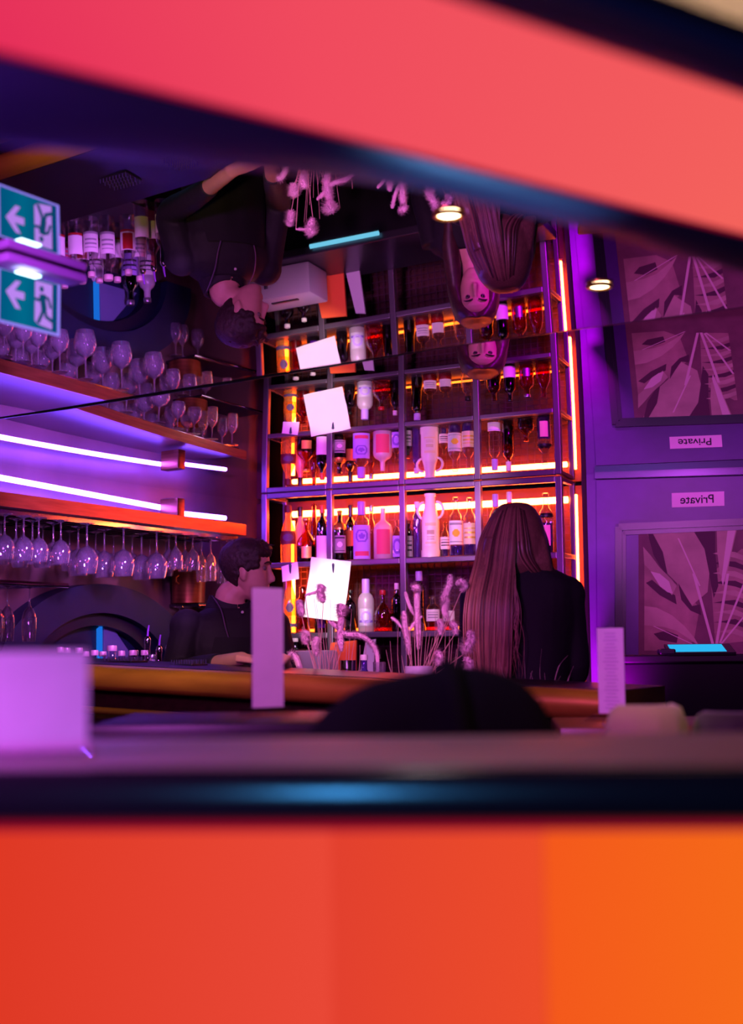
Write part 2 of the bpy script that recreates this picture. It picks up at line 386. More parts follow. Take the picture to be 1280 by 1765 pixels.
# ================================================================== near illuminated bar and ceiling light
bar = thing('illuminated_bar', 'blurred foreground bar counter with glowing orange front panels under a dark top', 'bar counter', (0, 1.45, 0))
zt = EYE - 0.0995
fA = at(-1100, 1339.3, 1.295); fB = at(2400, 1293.4, 1.164)
fA.z = fB.z = zt
bA = at(-1100, 1275, 1.66); bB = at(2400, 1262, 1.66); bA.z = bB.z = zt
fd = (fB - fA).normalized(); fn = Vector((fd.y, -fd.x, 0))
top = MB()
n = 10; prof = [(0.0, 0.0), (0.008, -0.003), (0.011, -0.012), (0.011, -0.034), (0.007, -0.043), (0.0, -0.047)]
def topring(P, B): return [P + fn * a + Vector((0, 0, b)) for a, b in prof] + [Vector((B.x, B.y, zt - 0.047)), B]
top.rings([topring(fA, bA), topring(fB, bB)])
top.m = [1 if (len(f) == 4 and all(abs(top.v[i].z - zt) < 1e-5 for i in f)) else 0 for f in top.f]
top.build('top', [m_gloss, m_tabletop], bar, smooth=True, ang=50)
def pcol(px): return on_plane(px, 1500, fn, fn.dot(fA) - 0.006)
for k, (x0, x1, ramp) in enumerate(((-1100, 570, [(.66, (222, 56, 36)), (1, (233, 72, 54))]), (570, 938, [(0, (226, 64, 46)), (1, (236, 76, 42))]), (938, 2400, [(0, (244, 88, 28)), (.34, (246, 110, 24))]))):
    a = pcol(x0 + 0.6); b = pcol(x1 - 0.6); a.z = b.z = zt - 0.054
    MB().prism([a, b, b - Vector((0, 0, 0.62)), a - Vector((0, 0, 0.62))], fn * -0.012).build('panel', lamp('orange_panel_%s' % 'abc'[k], (230, 80, 40), 1.0, ramp), bar)
for px in (-1100, 570, 938, 2400):
    a = pcol(px); MB().box((a.x - fn.x * .014, a.y - fn.y * .014, zt - .364), (0.004, 0.012, 0.62), math.atan2(fd.y, fd.x)).build('mullion', mat('red_mullion', (120, 20, 14), 0.5), bar)
a = pcol(-1100); b = pcol(2400); a.z = b.z = zt - 0.046
MB().prism([a, b, b - Vector((0, 0, .0085)), a - Vector((0, 0, .0085))], fn * -.012).build('crimson_falloff_strip', lamp('crimson_falloff_glow', (150, 6, 44), 1.0), bar)  # glowing strip that imitates the LED falloff at the panels' top edge
a = pcol(-1100); b = pcol(2400); a.z = b.z = zt - 0.675
MB().prism([a, b, b - Vector((0, 0, zt - 0.675)), a - Vector((0, 0, zt - 0.675))], Vector((0, 0.3, 0))).build('base', m_blackpaint, bar)
MB().prism([a + Vector((0, .1, .6)), b + Vector((0, .1, .6)), b + Vector((0, .1, 0)), a + Vector((0, .1, 0))], Vector((0, 0.2, 0))).build('carcass', m_blackpaint, bar)
# hanging light band over the near bar
zl = EYE + 0.47; KL = 0.47 / 0.912
def NB(X, nd, dz=0.0): return Vector((X * KL, nline(X, nd) * KL, zl + dz))
cl = thing('hanging_light_band', 'broad slanting overhead light glowing pink red, framed in dark lacquer', 'ceiling light', (0.0, 1.1, zl))
MB().prism([NB(-1.6, 1.49), NB(2.6, 1.49), NB(2.6, 2.015), NB(-1.6, 2.015)], (0, 0, 0.006)).build('diffuser', lamp('pink_diffuser', (240, 80, 90), 1.0, [(0.20, (225, 26, 88)), (0.36, (240, 74, 94)), (0.566, (244, 98, 92)), (0.707, (244, 104, 86))]), cl)
for a, b in ((1.478, 1.492), (2.013, 2.03)):
    MB().prism([NB(-1.6, a), NB(2.6, a), NB(2.6, b), NB(-1.6, b)], (0, 0, 0.006)).build('crimson_falloff_strip', lamp('crimson_falloff_glow', (150, 6, 44), 1.0), cl)  # same falloff painted as strips along both long sides of the diffuser
for a, b in ((1.375, 1.479), (2.029, 2.21)):
    m_ = MB(); rs = []
    for X, b_ in ((-1.6, 2.62), (-1.1, 2.5), (-.65, 2.39), (-.25, 2.26), (.1, 2.165), (.5, 2.18), (1.0, 2.24), (2.6, 2.34)):
        if a > 2: b = b_
        w_ = b - a
        rs.append([NB(X, a, .012), NB(X, a, -.002), NB(X, a + w_ * .12, -.006), NB(X, a + w_ * .88, -.006), NB(X, b, -.002), NB(X, b, .012)])
    m_.rings(rs).build('frame', mat('violet_sheen_lacquer', (58, 42, 84), 0.42), cl, smooth=True, ang=60)  # violet sheen of the dark frame put into its base colour
MB().prism([NB(-1.6, 1.40, .0125), NB(2.6, 1.40, .0125), NB(2.6, 1.79, .0125), NB(-1.6, 2.55, .0125)], (0, 0, .02)).build('back_plate', m_blackpaint, cl)
for X in (-.9, .9):
    p = NB(X, 1.9, .03); MB().tube([p, Vector((p.x, p.y, EYE + .962))], .005, 8).build('suspension_rod', m_darkmetal, cl)
# recessed downlights
for k, (x, y, lab) in enumerate(((773, 368, 'glowing warm downlight beside the pink ceiling light band'), (1033, 491, 'smaller warm downlight in the dark ceiling near the door reflection'))):
    P = ceil_hit(x, y); d = thing('downlight', lab, 'downlight', P, 'ceiling downlights')
    r = 0.026
    MB().lathe([(r * 1.25, 0.0), (r * 1.3, -0.006), (r * 1.05, -0.009), (r * 0.95, -0.004)], P, 28, cap=False).build('ring', m_brass, d, smooth=True)
    MB().lathe([(r * 0.97, -0.003), (r * 0.8, -0.0055), (r * .2, -0.006)], P, 28).build('lens', led_warm, d, smooth=True)
    lightobj('downlight_beam', 'SPOT', P - Vector((0, 0, .03)), P - Vector((0, 0, 2)), (255, 196, 140), 9, 0.03, 100, 0.8)
# ================================================================== exit sign
eA = at(-1, 462, 3.06); eB = at(102, 489, 3.21); eC = at(102, 578, 3.21); eD = at(-1, 550, 3.06)
eA.z = eB.z = (eA.z + eB.z) / 2; eC.z = eD.z = (eC.z + eD.z) / 2
ed = Vector((eB.x - eA.x, eB.y - eA.y, 0)); ew = ed.length; ed.normalize(); en = Vector((ed.y, -ed.x, 0)); eh = eA.z - eD.z
ex = thing('exit_sign', 'green exit sign with arrow and running figure hanging from a violet lamp box', 'exit sign', eA)
def EP(u, v, t=0.0): return eA + ed * (u * ew) - Vector((0, 0, v * eh)) + en * t
m_exg = lamp('exit_green', (0, 104, 128), 1.0, [(0.0, (0, 86, 128)), (0.4, (0, 104, 138)), (1.0, (0, 66, 110))])
m_exw = lamp('exit_lilac', (186, 132, 240), 1.0)
def EQ(u0, v0, u1, v1, t0, t1): return [EP(u0, v0, t0), EP(u1, v0, t0), EP(u1, v1, t0), EP(u0, v1, t0)], en * (t1 - t0)
MB().prism(*EQ(-.02, 0, 1.02, 1.03, -.003, .0)).build('plate_rim', lamp('exit_rim', (150, 130, 250), 1.0), ex)
MB().prism(*EQ(.015, .02, .965, .985, .0002, .0012)).build('plate', m_exg, ex)
plate_ = [c for c in ex.children if c.name.startswith('plate') and not c.name.startswith('plate_rim')][0]
MB().prism([EP(u, v, .0014) for u, v in ((.10, .415), (.26, .17), (.34, .17), (.24, .36), (.40, .36), (.40, .50), (.24, .50), (.34, .70), (.26, .70))], en * .0008).build('arrow', m_exw, plate_)
MB().prism([EP(u, v, .0014) for u, v in ((.58, .06), (.87, .06), (.87, .94), (.64, .90), (.58, .84))], en * .0008).build('doorway', m_exw, plate_)
fig = MB()
def stick(pts, wd):
    for (a, b) in zip(pts, pts[1:]):
        A = EP(*a, .0024); B = EP(*b, .0024); e = (B - A).normalized(); p = en.cross(e) * wd / 2; ee = e * wd * .3
        fig.prism([A - p - ee, B - p + ee, B + p + ee, A + p - ee], en * .0008)
fig.prism([EP(.685 + .035 * math.cos(k * PI / 8), .20 + .058 * math.sin(k * PI / 8), .0024) for k in range(16)], en * .0008)
stick([(.70, .34), (.725, .55)], .017)
stick([(.70, .34), (.64, .43), (.585, .42)], .007); stick([(.73, .33), (.80, .36), (.84, .52)], .007)
stick([(.72, .55), (.69, .70), (.635, .86)], .0085); stick([(.735, .55), (.765, .72), (.90, .80)], .0085)
fig.build('running_figure', mat('exit_figure_green', (0, 60, 70), 0.5, emit=(0, 74, 96), strength=0.8), plate_)
fz0 = eA.z; fz1 = ceil_z(Q2, eA.x, eA.y) - 0.001
fx = MB(); cc = eA + ed * (ew * .66) + en * 0.0
fx.bbox((cc.x, cc.y, (fz0 + fz1) / 2 + .004), (ew * 1.36, 0.062, fz1 - fz0 - .012), 0.008, math.atan2(ed.y, ed.x))
lbx = fx.build('lamp_box', mat('violet_lamp_box', (214, 160, 240), 0.45), ex, smooth=True)
lb = MB(); c2 = eA + ed * (ew * .42); lb.bbox((c2.x + en.x * .006, c2.y + en.y * .006, fz0 - .0005), (ew * .34, 0.03, 0.006), 0.003, math.atan2(ed.y, ed.x)); lb.build('led_lens', lamp('exit_led', (190, 240, 255), 4), lbx, smooth=True)
# ================================================================== back bar shelf
ZS = {'top': 0.7495, 'mid': 0.410, 'low': 0.070}
TH = 0.03; DEP = 0.21
shelf = thing('back_bar_shelf', 'lit metal frame back bar shelf full of bottles reaching the mirrored ceiling', 'shelf', shelf_pt(SLEN / 2, DEP / 2, -EYE))
ups = [0.0] + [(SH(px) - shelf_pt(0, 0, 0)).dot(sdir) for px in (570, 696, 827)] + [SLEN]
def sbox(s, t, z, size): 
    p = shelf_pt(s, t, z); return MB().bbox(p, size, 0.004, SROT)
for k, s in enumerate(ups):
    zt_ = 0.762
    sbox(s, 0.0, (zt_ - EYE) / 2, (TH, TH, zt_ + EYE)).build('upright', m_darkmetal, shelf)
for s in (0.0, SLEN):
    sbox(s, DEP, (0.755 - EYE) / 2, (TH * .8, TH * .8, 0.755 + EYE)).build('rear_upright', m_darkmetal, shelf)
for nm in ZS:
    z = ZS[nm]
    b = MB()
    for k in range(4): 
        a0, a1 = ups[k] + TH / 2, ups[k + 1] - TH / 2
        b.bbox(shelf_pt((a0 + a1) / 2, 0, z), (a1 - a0, TH, TH * .9), 0.004, SROT)
    b.build('front_rail', m_darkmetal, shelf)
    for s in (0.0, SLEN): MB().bbox(shelf_pt(s, DEP / 2, z), (TH * .8, DEP - TH, TH * .7), 0.004, SROT).build('side_rail', m_darkmetal, shelf)
    if nm != 'top':
        MB().bbox(shelf_pt(SLEN / 2, (TH / 2 + .29) / 2, z + 0.008), (SLEN - TH, .29 - TH / 2, 0.010), 0.003, SROT).build('shelf_board', mat('smoked_shelf_board', (70, 52, 66), 0.25, 0.3), shelf)
MB().bbox(shelf_pt(-.004, DEP / 2, .33), (.006, DEP - TH - .01, .80), .002, SROT).build('side_panel', mat('matt_black_panel', (3, 3, 4), 1.0, spec=0.0), shelf)
mesh_ = MB()
for k in range(int(SLEN / 0.034) + 1):
    s = 0.005 + k * 0.034; p = shelf_pt(s, DEP + 0.03, 0.2); mesh_.box(p, (0.003, 0.003, 1.0), SROT)
for k in range(30):
    z = -0.29 + k * 0.034; p = shelf_pt(SLEN / 2, DEP + 0.033, z); mesh_.box(p, (SLEN, 0.003, 0.003), SROT)
mesh_.build('wire_grid', mat('wire_grid', (84, 54, 76), 0.4, 0.6), shelf)
# LED strips
def led(name, label, pts, r, mtl, group=None, seg=8):
    o = MB().tube([Vector(p) for p in pts], r, seg).build(name, mtl, None, smooth=True, org=pts[0]); tag(o, label, 'led strip', group); return o
led('led_strip', 'glowing orange LED strip along the upper back of the bottle shelf', [shelf_pt(0.05, DEP - 0.01, 0.676), shelf_pt(SLEN - 0.02, DEP - 0.01, 0.676)], 0.015, led_red)
led('led_strip', 'upright orange LED strip at the right rear corner of the bottle shelf', [shelf_pt(SLEN + 0.005, DEP + 0.012, -0.12), shelf_pt(SLEN + 0.005, DEP + 0.012, 0.70)], 0.015, led_redv)
led('led_strip', 'upright orange LED strip at the left rear corner behind the yellow bottle', [shelf_pt(0.062, DEP - 0.035, 0.09), shelf_pt(0.062, DEP - 0.035, 0.64)], 0.009, led_redv)
led('led_strip', 'low orange LED strip behind the bottom row of bottles', [shelf_pt(0.05, DEP - 0.01, 0.098), shelf_pt(SLEN - 0.04, DEP - 0.01, 0.098)], 0.007, lamp('low_orange_led', (255, 96, 24), 7))
# ------------------------------------------------------------------ bottles
PROF = {
 'wine': [(.0, .0), (.9, .0), (1, .015), (1, .60), (.97, .66), (.80, .72), (.50, .76), (.36, .80), (.34, .95), (.40, .955), (.40, .985), (.34, 1.0)],
 'burgundy': [(.0, 0), (.92, 0), (1, .015), (1, .44), (.95, .52), (.72, .64), (.46, .74), (.36, .80), (.33, .95), (.40, .955), (.40, .985), (.33, 1.0)],
 'spirit': [(.0, 0), (.93, 0), (1, .02), (1, .56), (.96, .63), (.78, .70), (.46, .75), (.38, .79), (.37, .93), (.44, .935), (.44, .98), (.37, 1.0)],
 'cone': [(.0, 0), (.93, 0), (1, .02), (.98, .42), (.9, .52), (.62, .68), (.42, .80), (.36, .86), (.36, .94), (.42, .945), (.42, .985), (.36, 1.0)],
 'decanter': [(.0, 0), (.85, 0), (1, .03), (1, .40), (.9, .50), (.62, .60), (.34, .68), (.25, .74), (.25, .91), (.33, .92), (.33, .985), (.25, 1.0)],
 'squat': [(.0, 0), (.92, 0), (1, .03), (1, .55), (.94, .66), (.68, .74), (.42, .78), (.38, .92), (.46, .93), (.46, .985), (.38, 1.0)],
 'shoulder': [(.0, 0), (.94, 0), (1, .015), (1, .55), (.96, .62), (.82, .68), (.55, .72), (.30, .76), (.26, .80), (.25, 1.0)],
 'tall': [(.0, 0), (.94, 0), (1, .015), (1, .70), (.95, .75), (.7, .79), (.5, .82), (.48, .94), (.56, .945), (.56, .985), (.48, 1.0)],
 'jug': [(.0, 0), (1, 0), (1.0, .12), (.93, .13), (.93, .56), (.88, .62), (.66, .76), (.54, .88), (.52, .955), (.60, .96), (.60, 1.0), (.45, 1.0)],
}
def prof_r(pr, f):
    for (r0, z0), (r1, z1) in zip(pr[1:], pr[2:]):
        if f <= z1: return r0 + (r1 - r0) * (f - z0) / max(1e-6, z1 - z0)
    return pr[-1][0]
def art(kind):
    def f(u, v):                                    # u,v in 0..1 across the label
        x = u * 2 - 1; y = v * 2 - 1
        if kind == 'ring': 
            r = math.hypot(x * .95, (v - .68) * 3.0); return 1 if (.42 < r < .6 or r < .25) else (2 if v < .24 and abs(x) < .75 and v > .08 else 0)
        if kind == 'bands': return 1 if (v > .86 or .1 < v < .16) and abs(x) < .95 else (2 if abs(x) < .6 and (.5 < v < .66 or .28 < v < .32 or .38 < v < .42) else 0)
        if kind == 'emblem': return 1 if math.hypot(x, (v - .48) * 2.2) < .38 else (2 if (.84 < v < .92 or .08 < v < .14) and abs(x) < .8 else 0)
        if kind == 'block': return 1 if abs(x) < .62 and .08 < v < .94 else 0
        if kind == 'lines': return 2 if int(v * 14) % 3 == 1 and abs(x) < .7 and .15 < v < .85 else 0
        if kind == 'swirl': return 1 if abs(math.hypot(x, y) - .6) < .16 else (2 if v < .3 and v > .18 else 0)
        if kind == 'oval': return 1 if math.hypot(x * 1.05, y * 1.1) < .62 else 0
        return 0
    return f
def bottle(label, pos, r, h, kind, body, cap=None, caph=0.07, labs=(), liquid=None, fill=.6, cat='bottle', group='bottles on the back bar shelf', name='liquor_bottle', seg=24, sy=1.0, face=None, pourer=None):
    pr = PROF[kind]; t = thing(name, label, cat, pos, group); pos = Vector(pos)
    MB().lathe([(a * r, b * h) for a, b in pr], pos, seg, sy=sy).build('glass_body', body, t, smooth=True, ang=50)
    if liquid:
        lp = [(0, .02), (.9, .02)] + [(a * .93, max(b, .03)) for a, b in pr[2:] if b < fill] + [(prof_r(pr, fill) * .93, fill), (0, fill)]
        MB().lathe([(a * r, b * h) for a, b in lp], pos, seg, sy=sy).build('liquid', liquid, t, smooth=True, ang=50)
    aim = math.atan2(-pos.y, -pos.x) if face is None else face
    for (v0, v1, half, kind_, ms) in labs:
        def fn_(u, v):
            f = v0 + (v1 - v0) * v; a = aim + (u - .5) * 2 * half; rr = prof_r(pr, f) * r * 1.015 + .0006
            return pos + Vector((math.cos(a) * rr, math.sin(a) * rr * sy, f * h))
        MB().grid(fn_, 20, 22, mfn=art(kind_)).build('label', ms, t, smooth=True, ang=180)
    if cap:
        rr = max(prof_r(pr, .96), prof_r(pr, .99)) * r * 1.08
        MB().lathe([(rr, (1 - caph) * h), (rr * 1.02, (1 - caph) * h + .001), (rr * 1.02, h * .99), (rr * .94, h * 1.012), (0.0005, h * 1.014)], pos, 16).build('cap', cap, t, smooth=True, ang=50)
    if pourer:
        rr = prof_r(pr, .99) * r
        mb = MB().lathe([(rr * 1.1, h * .99), (rr * 1.15, h * .99 + .008), (rr * .8, h + .014), (rr * .45, h + .018)], pos, 14)
        mb.tube([pos + Vector((0, 0, h + .012)), pos + Vector((0.002, 0, h + .04)), pos + Vector((0.006, 0, h + .062))], [.0045, .004, .003], 8, mi=1)
        mb.build('pourer', [m_chrome, mat('violet_spout', (170, 90, 220), .3, .4)], t, smooth=True)
    return t
g_amber = glass('amber_glass', (0.75, 0.28, 0.07)); g_yellow = glass('yellow_lit_spirit', (1.0, 0.80, 0.34), .6, 0.28, (255, 214, 110))
g_green = glass('olive_glass', (0.10, 0.10, 0.04)); g_dark = glass('dark_bottle_glass', (0.05, 0.03, 0.05)); g_red = glass('red_glass', (0.55, 0.06, 0.05))
g_blue = glass('violet_blue_glass', (0.28, 0.16, 0.62), .9, .25, (110, 70, 200)); g_clear = glass('bottle_clear_glass', (0.9, 0.88, 0.9))
g_frost = glass('frosted_pink_glass', (0.7, .5, .55), .3, .75, (232, 186, 196), rough=.3); g_frostw = glass('frosted_white_glass', (0.8, .75, .8), .3, .8, (225, 215, 225), rough=.3)
g_pink = glass('rose_glass', (0.85, 0.40, 0.40)); l_red = glass('red_spirit', (0.7, 0.10, 0.05), .2, .25, (200, 30, 20)); l_amber = glass('amber_spirit', (0.7, 0.25, 0.05), .2, .2, (210, 100, 20)); l_dark = glass('dark_spirit', (0.12, 0.04, 0.04), .2)
m_ceram = mat('white_glazed_ceramic', (240, 226, 214), .3)
c_black = mat('black_cap', (18, 15, 20), .35); c_white = mat('white_cap', (226, 218, 214), .4); c_gold = mat('gold_foil', (206, 160, 70), .3, .8); c_silver = mat('silver_cap', (190, 188, 196), .25, .9)
c_orange = mat('orange_foil', (220, 96, 40), .4); c_lilac = mat('lilac_cap', (176, 140, 214), .4); c_red = mat('red_cap', (170, 30, 30), .4)
lb_white = mat('white_label', (238, 230, 222), .7); lb_cream = mat('cream_label', (236, 212, 168), .7); lb_pink = mat('pink_label', (206, 70, 96), .7); lb_lilac = mat('lilac_label', (178, 150, 222), .7)
lb_mauve = mat('mauve_label', (120, 84, 178), .7); lb_maroon = mat('maroon_label', (92, 16, 30), .6); lb_orange = mat('orange_label', (214, 112, 58), .7); lb_gold = mat('gold_label', (220, 176, 72), .4, .5)
lb_grey = mat('grey_label', (158, 150, 152), .7); lb_yel = mat('yellow_emblem', (236, 190, 40), .7); lb_plum = mat('plum_label', (84, 60, 92), .6); lb_purp = mat('bright_purple_label', (120, 40, 190), .6)
INK = m_ink
def onshelf(row, px, wpx, ytop, ybase=None, t=0.08):
    z = ZS[row] + 0.0135; p = SH(px, t, z); s = p.y / FPX
    yb = {'mid': None, 'low': None}[row]
    # height from the top pixel: z of the ray at this depth
    zt_ = at(px, ytop, p.y).z; return p, wpx / 2 * s, zt_ - p.z
def SB_(label, row, px, wpx, ytop, kind, body, t=0.08, **k):
    p, r, h = onshelf(row, px, wpx, ytop, t=t); return bottle(label, p, r, h, kind, body, **k)
# upper visible row
SB_('glowing yellow bottle with a maroon oval label at the left end of the upper row', 'mid', 497, 27, 872, 'burgundy', g_yellow, t=.10, labs=[(.33, .56, 1.25, 'oval', [lb_maroon, lb_plum])], cap=lb_maroon, caph=.12)
SB_('pink frosted wine bottle half hidden behind the round cognac decanter', 'mid', 518, 22, 875, 'burgundy', g_frost, t=.165, cap=c_black, caph=.16)
SB_('squat cognac decanter with dark spirit and a round gold label', 'mid', 528, 35, 894, 'decanter', g_amber, t=.07, sy=.7, cap=c_gold, caph=.05, liquid=l_dark, fill=.38, labs=[(.10, .36, .5, 'emblem', [lb_gold, lb_gold, lb_gold])])
SB_('tall red glass bottle behind the white labelled wine bottle', 'mid', 542, 20, 868, 'cone', g_red, t=.17)
SB_('dark wine bottle with blank white label and orange foil left of the first inner upright', 'mid', 556, 21, 872, 'wine', g_dark, t=.06, cap=c_orange, caph=.13, labs=[(.02, .46, 1.3, 'none', [lb_white])])
SB_('olive wine bottle with round grey label and gold neck', 'mid', 586, 24, 880, 'wine', g_green, t=.06, labs=[(.16, .50, .95, 'emblem', [lb_grey, lb_white, INK]), (.62, .75, 3.1, 'none', [c_gold])])
SB_('dark bottle with orange label standing behind the olive wine bottle', 'mid', 605, 19, 872, 'wine', g_dark, t=.16, labs=[(.28, .56, 1.4, 'none', [lb_orange])], cap=c_black, caph=.2)
SB_('square clear bottle with lilac label bearing concentric rings', 'mid', 624, 30, 866, 'spirit', g_clear, t=.06, sy=.8, labs=[(.02, .60, 1.25, 'ring', [lb_lilac, lb_mauve, lb_pink])], cap=c_lilac, caph=.22)
SB_('slim clear bottle with pink contents between the ringed and frosted bottles', 'mid', 641, 17, 872, 'spirit', g_pink, t=.15, cap=c_silver, caph=.1)
SB_('frosted pale bottle with narrow neck and rose red rectangular label', 'mid', 661, 33, 876, 'shoulder', g_frostw, t=.07, labs=[(.10, .58, .75, 'none', [lb_pink])])
SB_('short purple and white bottle against the second inner upright', 'mid', 685, 16, 897, 'squat', g_clear, t=.08, labs=[(.06, .60, 1.3, 'swirl', [lb_lilac, lb_mauve, lb_white])], liquid=g_blue, fill=.5)
SB_('narrow dark bottle with grey lined label right of the second inner upright', 'mid', 705, 14, 898, 'tall', g_dark, t=.07, labs=[(.05, .60, 1.2, 'lines', [lb_grey, INK, INK])], cap=c_red)
SB_('slender violet bottle leaning close to the white ceramic jug', 'mid', 720, 15, 866, 'tall', g_blue, t=.09, cap=c_white, caph=.1)
jug, = [SB_('tall white ceramic jug bottle with two looped handles', 'mid', 743, 33, 851, 'jug', m_ceram, t=.08, labs=[(.18, .54, .7, 'bands', [m_ceram, lb_cream, mat('faded_print', (196, 170, 150), .7)])])]
p, r, h = onshelf('mid', 743, 33, 851, t=.08)
for sgn in (-1, 1):
    pts = []
    for k in range(11):
        a = PI * k / 10; pts.append(p + sdir * (sgn * r * (.70 + .75 * math.sin(a))) + Vector((0, 0, h * (.74 + .13 * math.cos(a)))))
    MB().tube(pts, [.0065] * 11, 10).build('handle', m_ceram, jug, smooth=True)
SB_('short clear bottle with small white label right of the ceramic jug', 'mid', 768, 17, 900, 'squat', g_clear, t=.11, labs=[(.24, .58, 1.3, 'lines', [lb_white, INK, INK])], liquid=g_blue, fill=.35)
SB_('clear bottle with white label and yellow flower emblem', 'mid', 787, 24, 857, 'spirit', g_clear, t=.06, labs=[(.20, .60, 1.35, 'emblem', [lb_white, lb_yel, lb_grey])], liquid=g_blue, fill=.18)
SB_('clear bottle with broad cream label left of the blonde hair', 'mid', 811, 23, 858, 'spirit', g_clear, t=.05, labs=[(.20, .56, 1.4, 'lines', [lb_cream, lb_cream, lb_gold])], liquid=g_blue, fill=.2)
SB_('clear bottle with round white tag partly behind the blonde head', 'mid', 856, 23, 853, 'spirit', g_clear, t=.07, labs=[(.03, .22, 1.2, 'emblem', [lb_white, lb_white, lb_lilac])], cap=c_lilac, caph=.2)
SB_('dark red bottle hidden behind the blonde head, seen upside down in the ceiling', 'mid', 880, 22, 849, 'wine', g_red, t=.08, cap=c_white, caph=.16, liquid=l_dark, fill=.5)
SB_('squat glass decanter with wide base behind the blonde head', 'mid', 912, 30, 905, 'decanter', g_amber, t=.08, liquid=l_dark, fill=.3)
SB_('clear bottle with cream label and black collar beside the right end upright', 'mid', 943, 26, 850, 'spirit', g_clear, t=.06, labs=[(.12, .46, .55, 'none', [lb_cream]), (.60, .66, 3.1, 'none', [c_black])], liquid=g_blue, fill=.5)
# lower row
SB_('yellow glowing bottle with dark disc label at the left end of the lower row', 'low', 499, 24, 985, 'burgundy', g_yellow, t=.07, labs=[(.28, .55, .95, 'oval', [glass('disc_ground', (1, .6, .1), .3, .3, (255, 180, 60)), lb_plum]), (.10, .16, 1.4, 'none', [lb_plum])])
SB_('small red lit bottle on the lower row beside the yellow one', 'low', 521, 24, 1012, 'squat', g_red, t=.11, liquid=l_red, fill=.6)
SB_('dark violet bottle standing on the lower row behind the white sheet', 'low', 553, 24, 1003, 'wine', g_dark, t=.09, labs=[(.1, .4, .5, 'none', [lb_purp])])
SB_('black bottle just right of the white sheet on the lower row', 'low', 603, 20, 1018, 'wine', g_dark, t=.08, cap=c_black)
SB_('white and silver bottle with violet neck on the lower row', 'low', 630, 28, 999, 'spirit', g_frostw, t=.06, labs=[(.12, .44, .9, 'swirl', [mat('silver_label', (206, 196, 214), .4, .3), lb_lilac, lb_mauve])], cap=c_lilac, caph=.28)
def crosshatch(label, px, wpx, ytop):
    p, r, h = onshelf('low', px, wpx, ytop, t=.07); t = bottle(label, p, r, h, 'decanter', g_amber, cap=c_red, caph=.10, liquid=l_amber, fill=.42)
    mb = MB()
    for k in range(14):
        for sg_ in (-1, 1):
            pts = []
            for i in range(9):
                f = .04 + .36 * i / 8; a = 2 * PI * k / 14 + sg_ * 1.3 * i / 8; rr = prof_r(PROF['decanter'], f) * r * 1.01
                pts.append(p + Vector((math.cos(a) * rr, math.sin(a) * rr, f * h)))
            mb.tube(pts, .0011, 5)
    mb.build('cut_pattern', glass('amber_ridges', (.9, .4, .1), 1.0), t.children[0], smooth=True)
crosshatch('amber decanter with cross cut pattern and red stopper on the lower row', 659, 31, 1018)
SB_('slim dark bottle with pale stopper left of the second inner upright, lower row', 'low', 683, 18, 1006, 'wine', g_dark, t=.10, cap=c_white, caph=.12, liquid=l_red, fill=.2)
SB_('tall dark bottle with lilac cap behind the tall dried grasses', 'low', 722, 20, 986, 'tall', g_dark, t=.09, cap=c_lilac, caph=.15)
SB_('clear bottle with white square label and red spirit behind the grasses', 'low', 745, 26, 1028, 'squat', g_clear, t=.06, labs=[(.28, .62, 1.0, 'lines', [lb_white, lb_grey, lb_grey])], liquid=l_red, fill=.28)
SB_('second clear bottle with white square label, nearer the blonde hair', 'low', 772, 24, 1030, 'squat', g_clear, t=.07, labs=[(.28, .60, .95, 'none', [lb_white])], liquid=l_red, fill=.28)
SB_('grey clear bottle behind the blonde woman, visible in the ceiling reflection', 'low', 812, 24, 1018, 'spirit', g_clear, t=.08, cap=c_black, caph=.12)
SB_('plum coloured bottle behind the woman, next to the grey clear one', 'low', 858, 26, 1010, 'wine', g_red, t=.08, liquid=l_dark, fill=.5)
SB_('black bottle with plain white label in the right bay of the lower row', 'low', 886, 22, 1000, 'wine', g_dark, t=.06, labs=[(.04, .36, 1.2, 'none', [lb_white])])
SB_('rose red bottle with silver label in the right bay of the lower row', 'low', 916, 26, 1008, 'spirit', g_pink, t=.08, liquid=l_red, fill=.62, labs=[(.14, .4, .5, 'none', [c_silver])], cap=c_silver)
SB_('red spirit bottle at the right end of the lower row beside the upright LED', 'low', 945, 26, 1002, 'burgundy', g_pink, t=.07, liquid=l_red, fill=.66)
# ------------------------------------------------------------------ papers and cards on the shelf
def sheet(name, label, corners, d, clip, crumple=.004, nu=18, cat='paper sheet'):
    P = [SH(x, -d, 0, y) for x, y in corners]
    P = [on_plane(x, y, sn, scn - d) for x, y in corners]
    t = thing(name, label, cat, P[0])
    def fn_(u, v):
        a = P[0].lerp(P[1], u); b = P[3].lerp(P[2], u); q = a.lerp(b, v)
        return q - sn * (noise.noise(Vector((u * 3 + d * 7, v * 3, 1.7))) * crumple * 2 + v * v * .012 + abs(noise.noise(Vector((u * 5, v * 4, 3.3)))) * crumple)
    MB().grid(fn_, nu, nu).build('sheet', m_paper, t, smooth=True, ang=180)
    if clip:
        c = on_plane(clip[0], clip[1], sn, scn - d - .006)
        m_clip = mat('dark_blue_clip', (26, 30, 62), .4)
        mb = MB().ball(c + Vector((0, 0, .006)), (.007, .006, .009)); mb.tube([c, c - Vector((0, 0, .02)), c - Vector((-.001, 0, .032))], [.006, .0045, .002], 8)
        mb.build('clip', m_clip, t, smooth=True)
    return t
sheet('paper_sheet', 'bright white paper sheet pinned to the shelf front with a dark clip', [(536, 960), (605.5, 968), (592.5, 1072), (523.5, 1063)], .03, (574, 976))
cd = sheet('note_card', 'small white note card hanging on the shelf beside the bartender', [(484.6, 976.8), (512.5, 968), (517, 998), (488.6, 1003)], .026, (500, 977), .001, 6, 'note card')
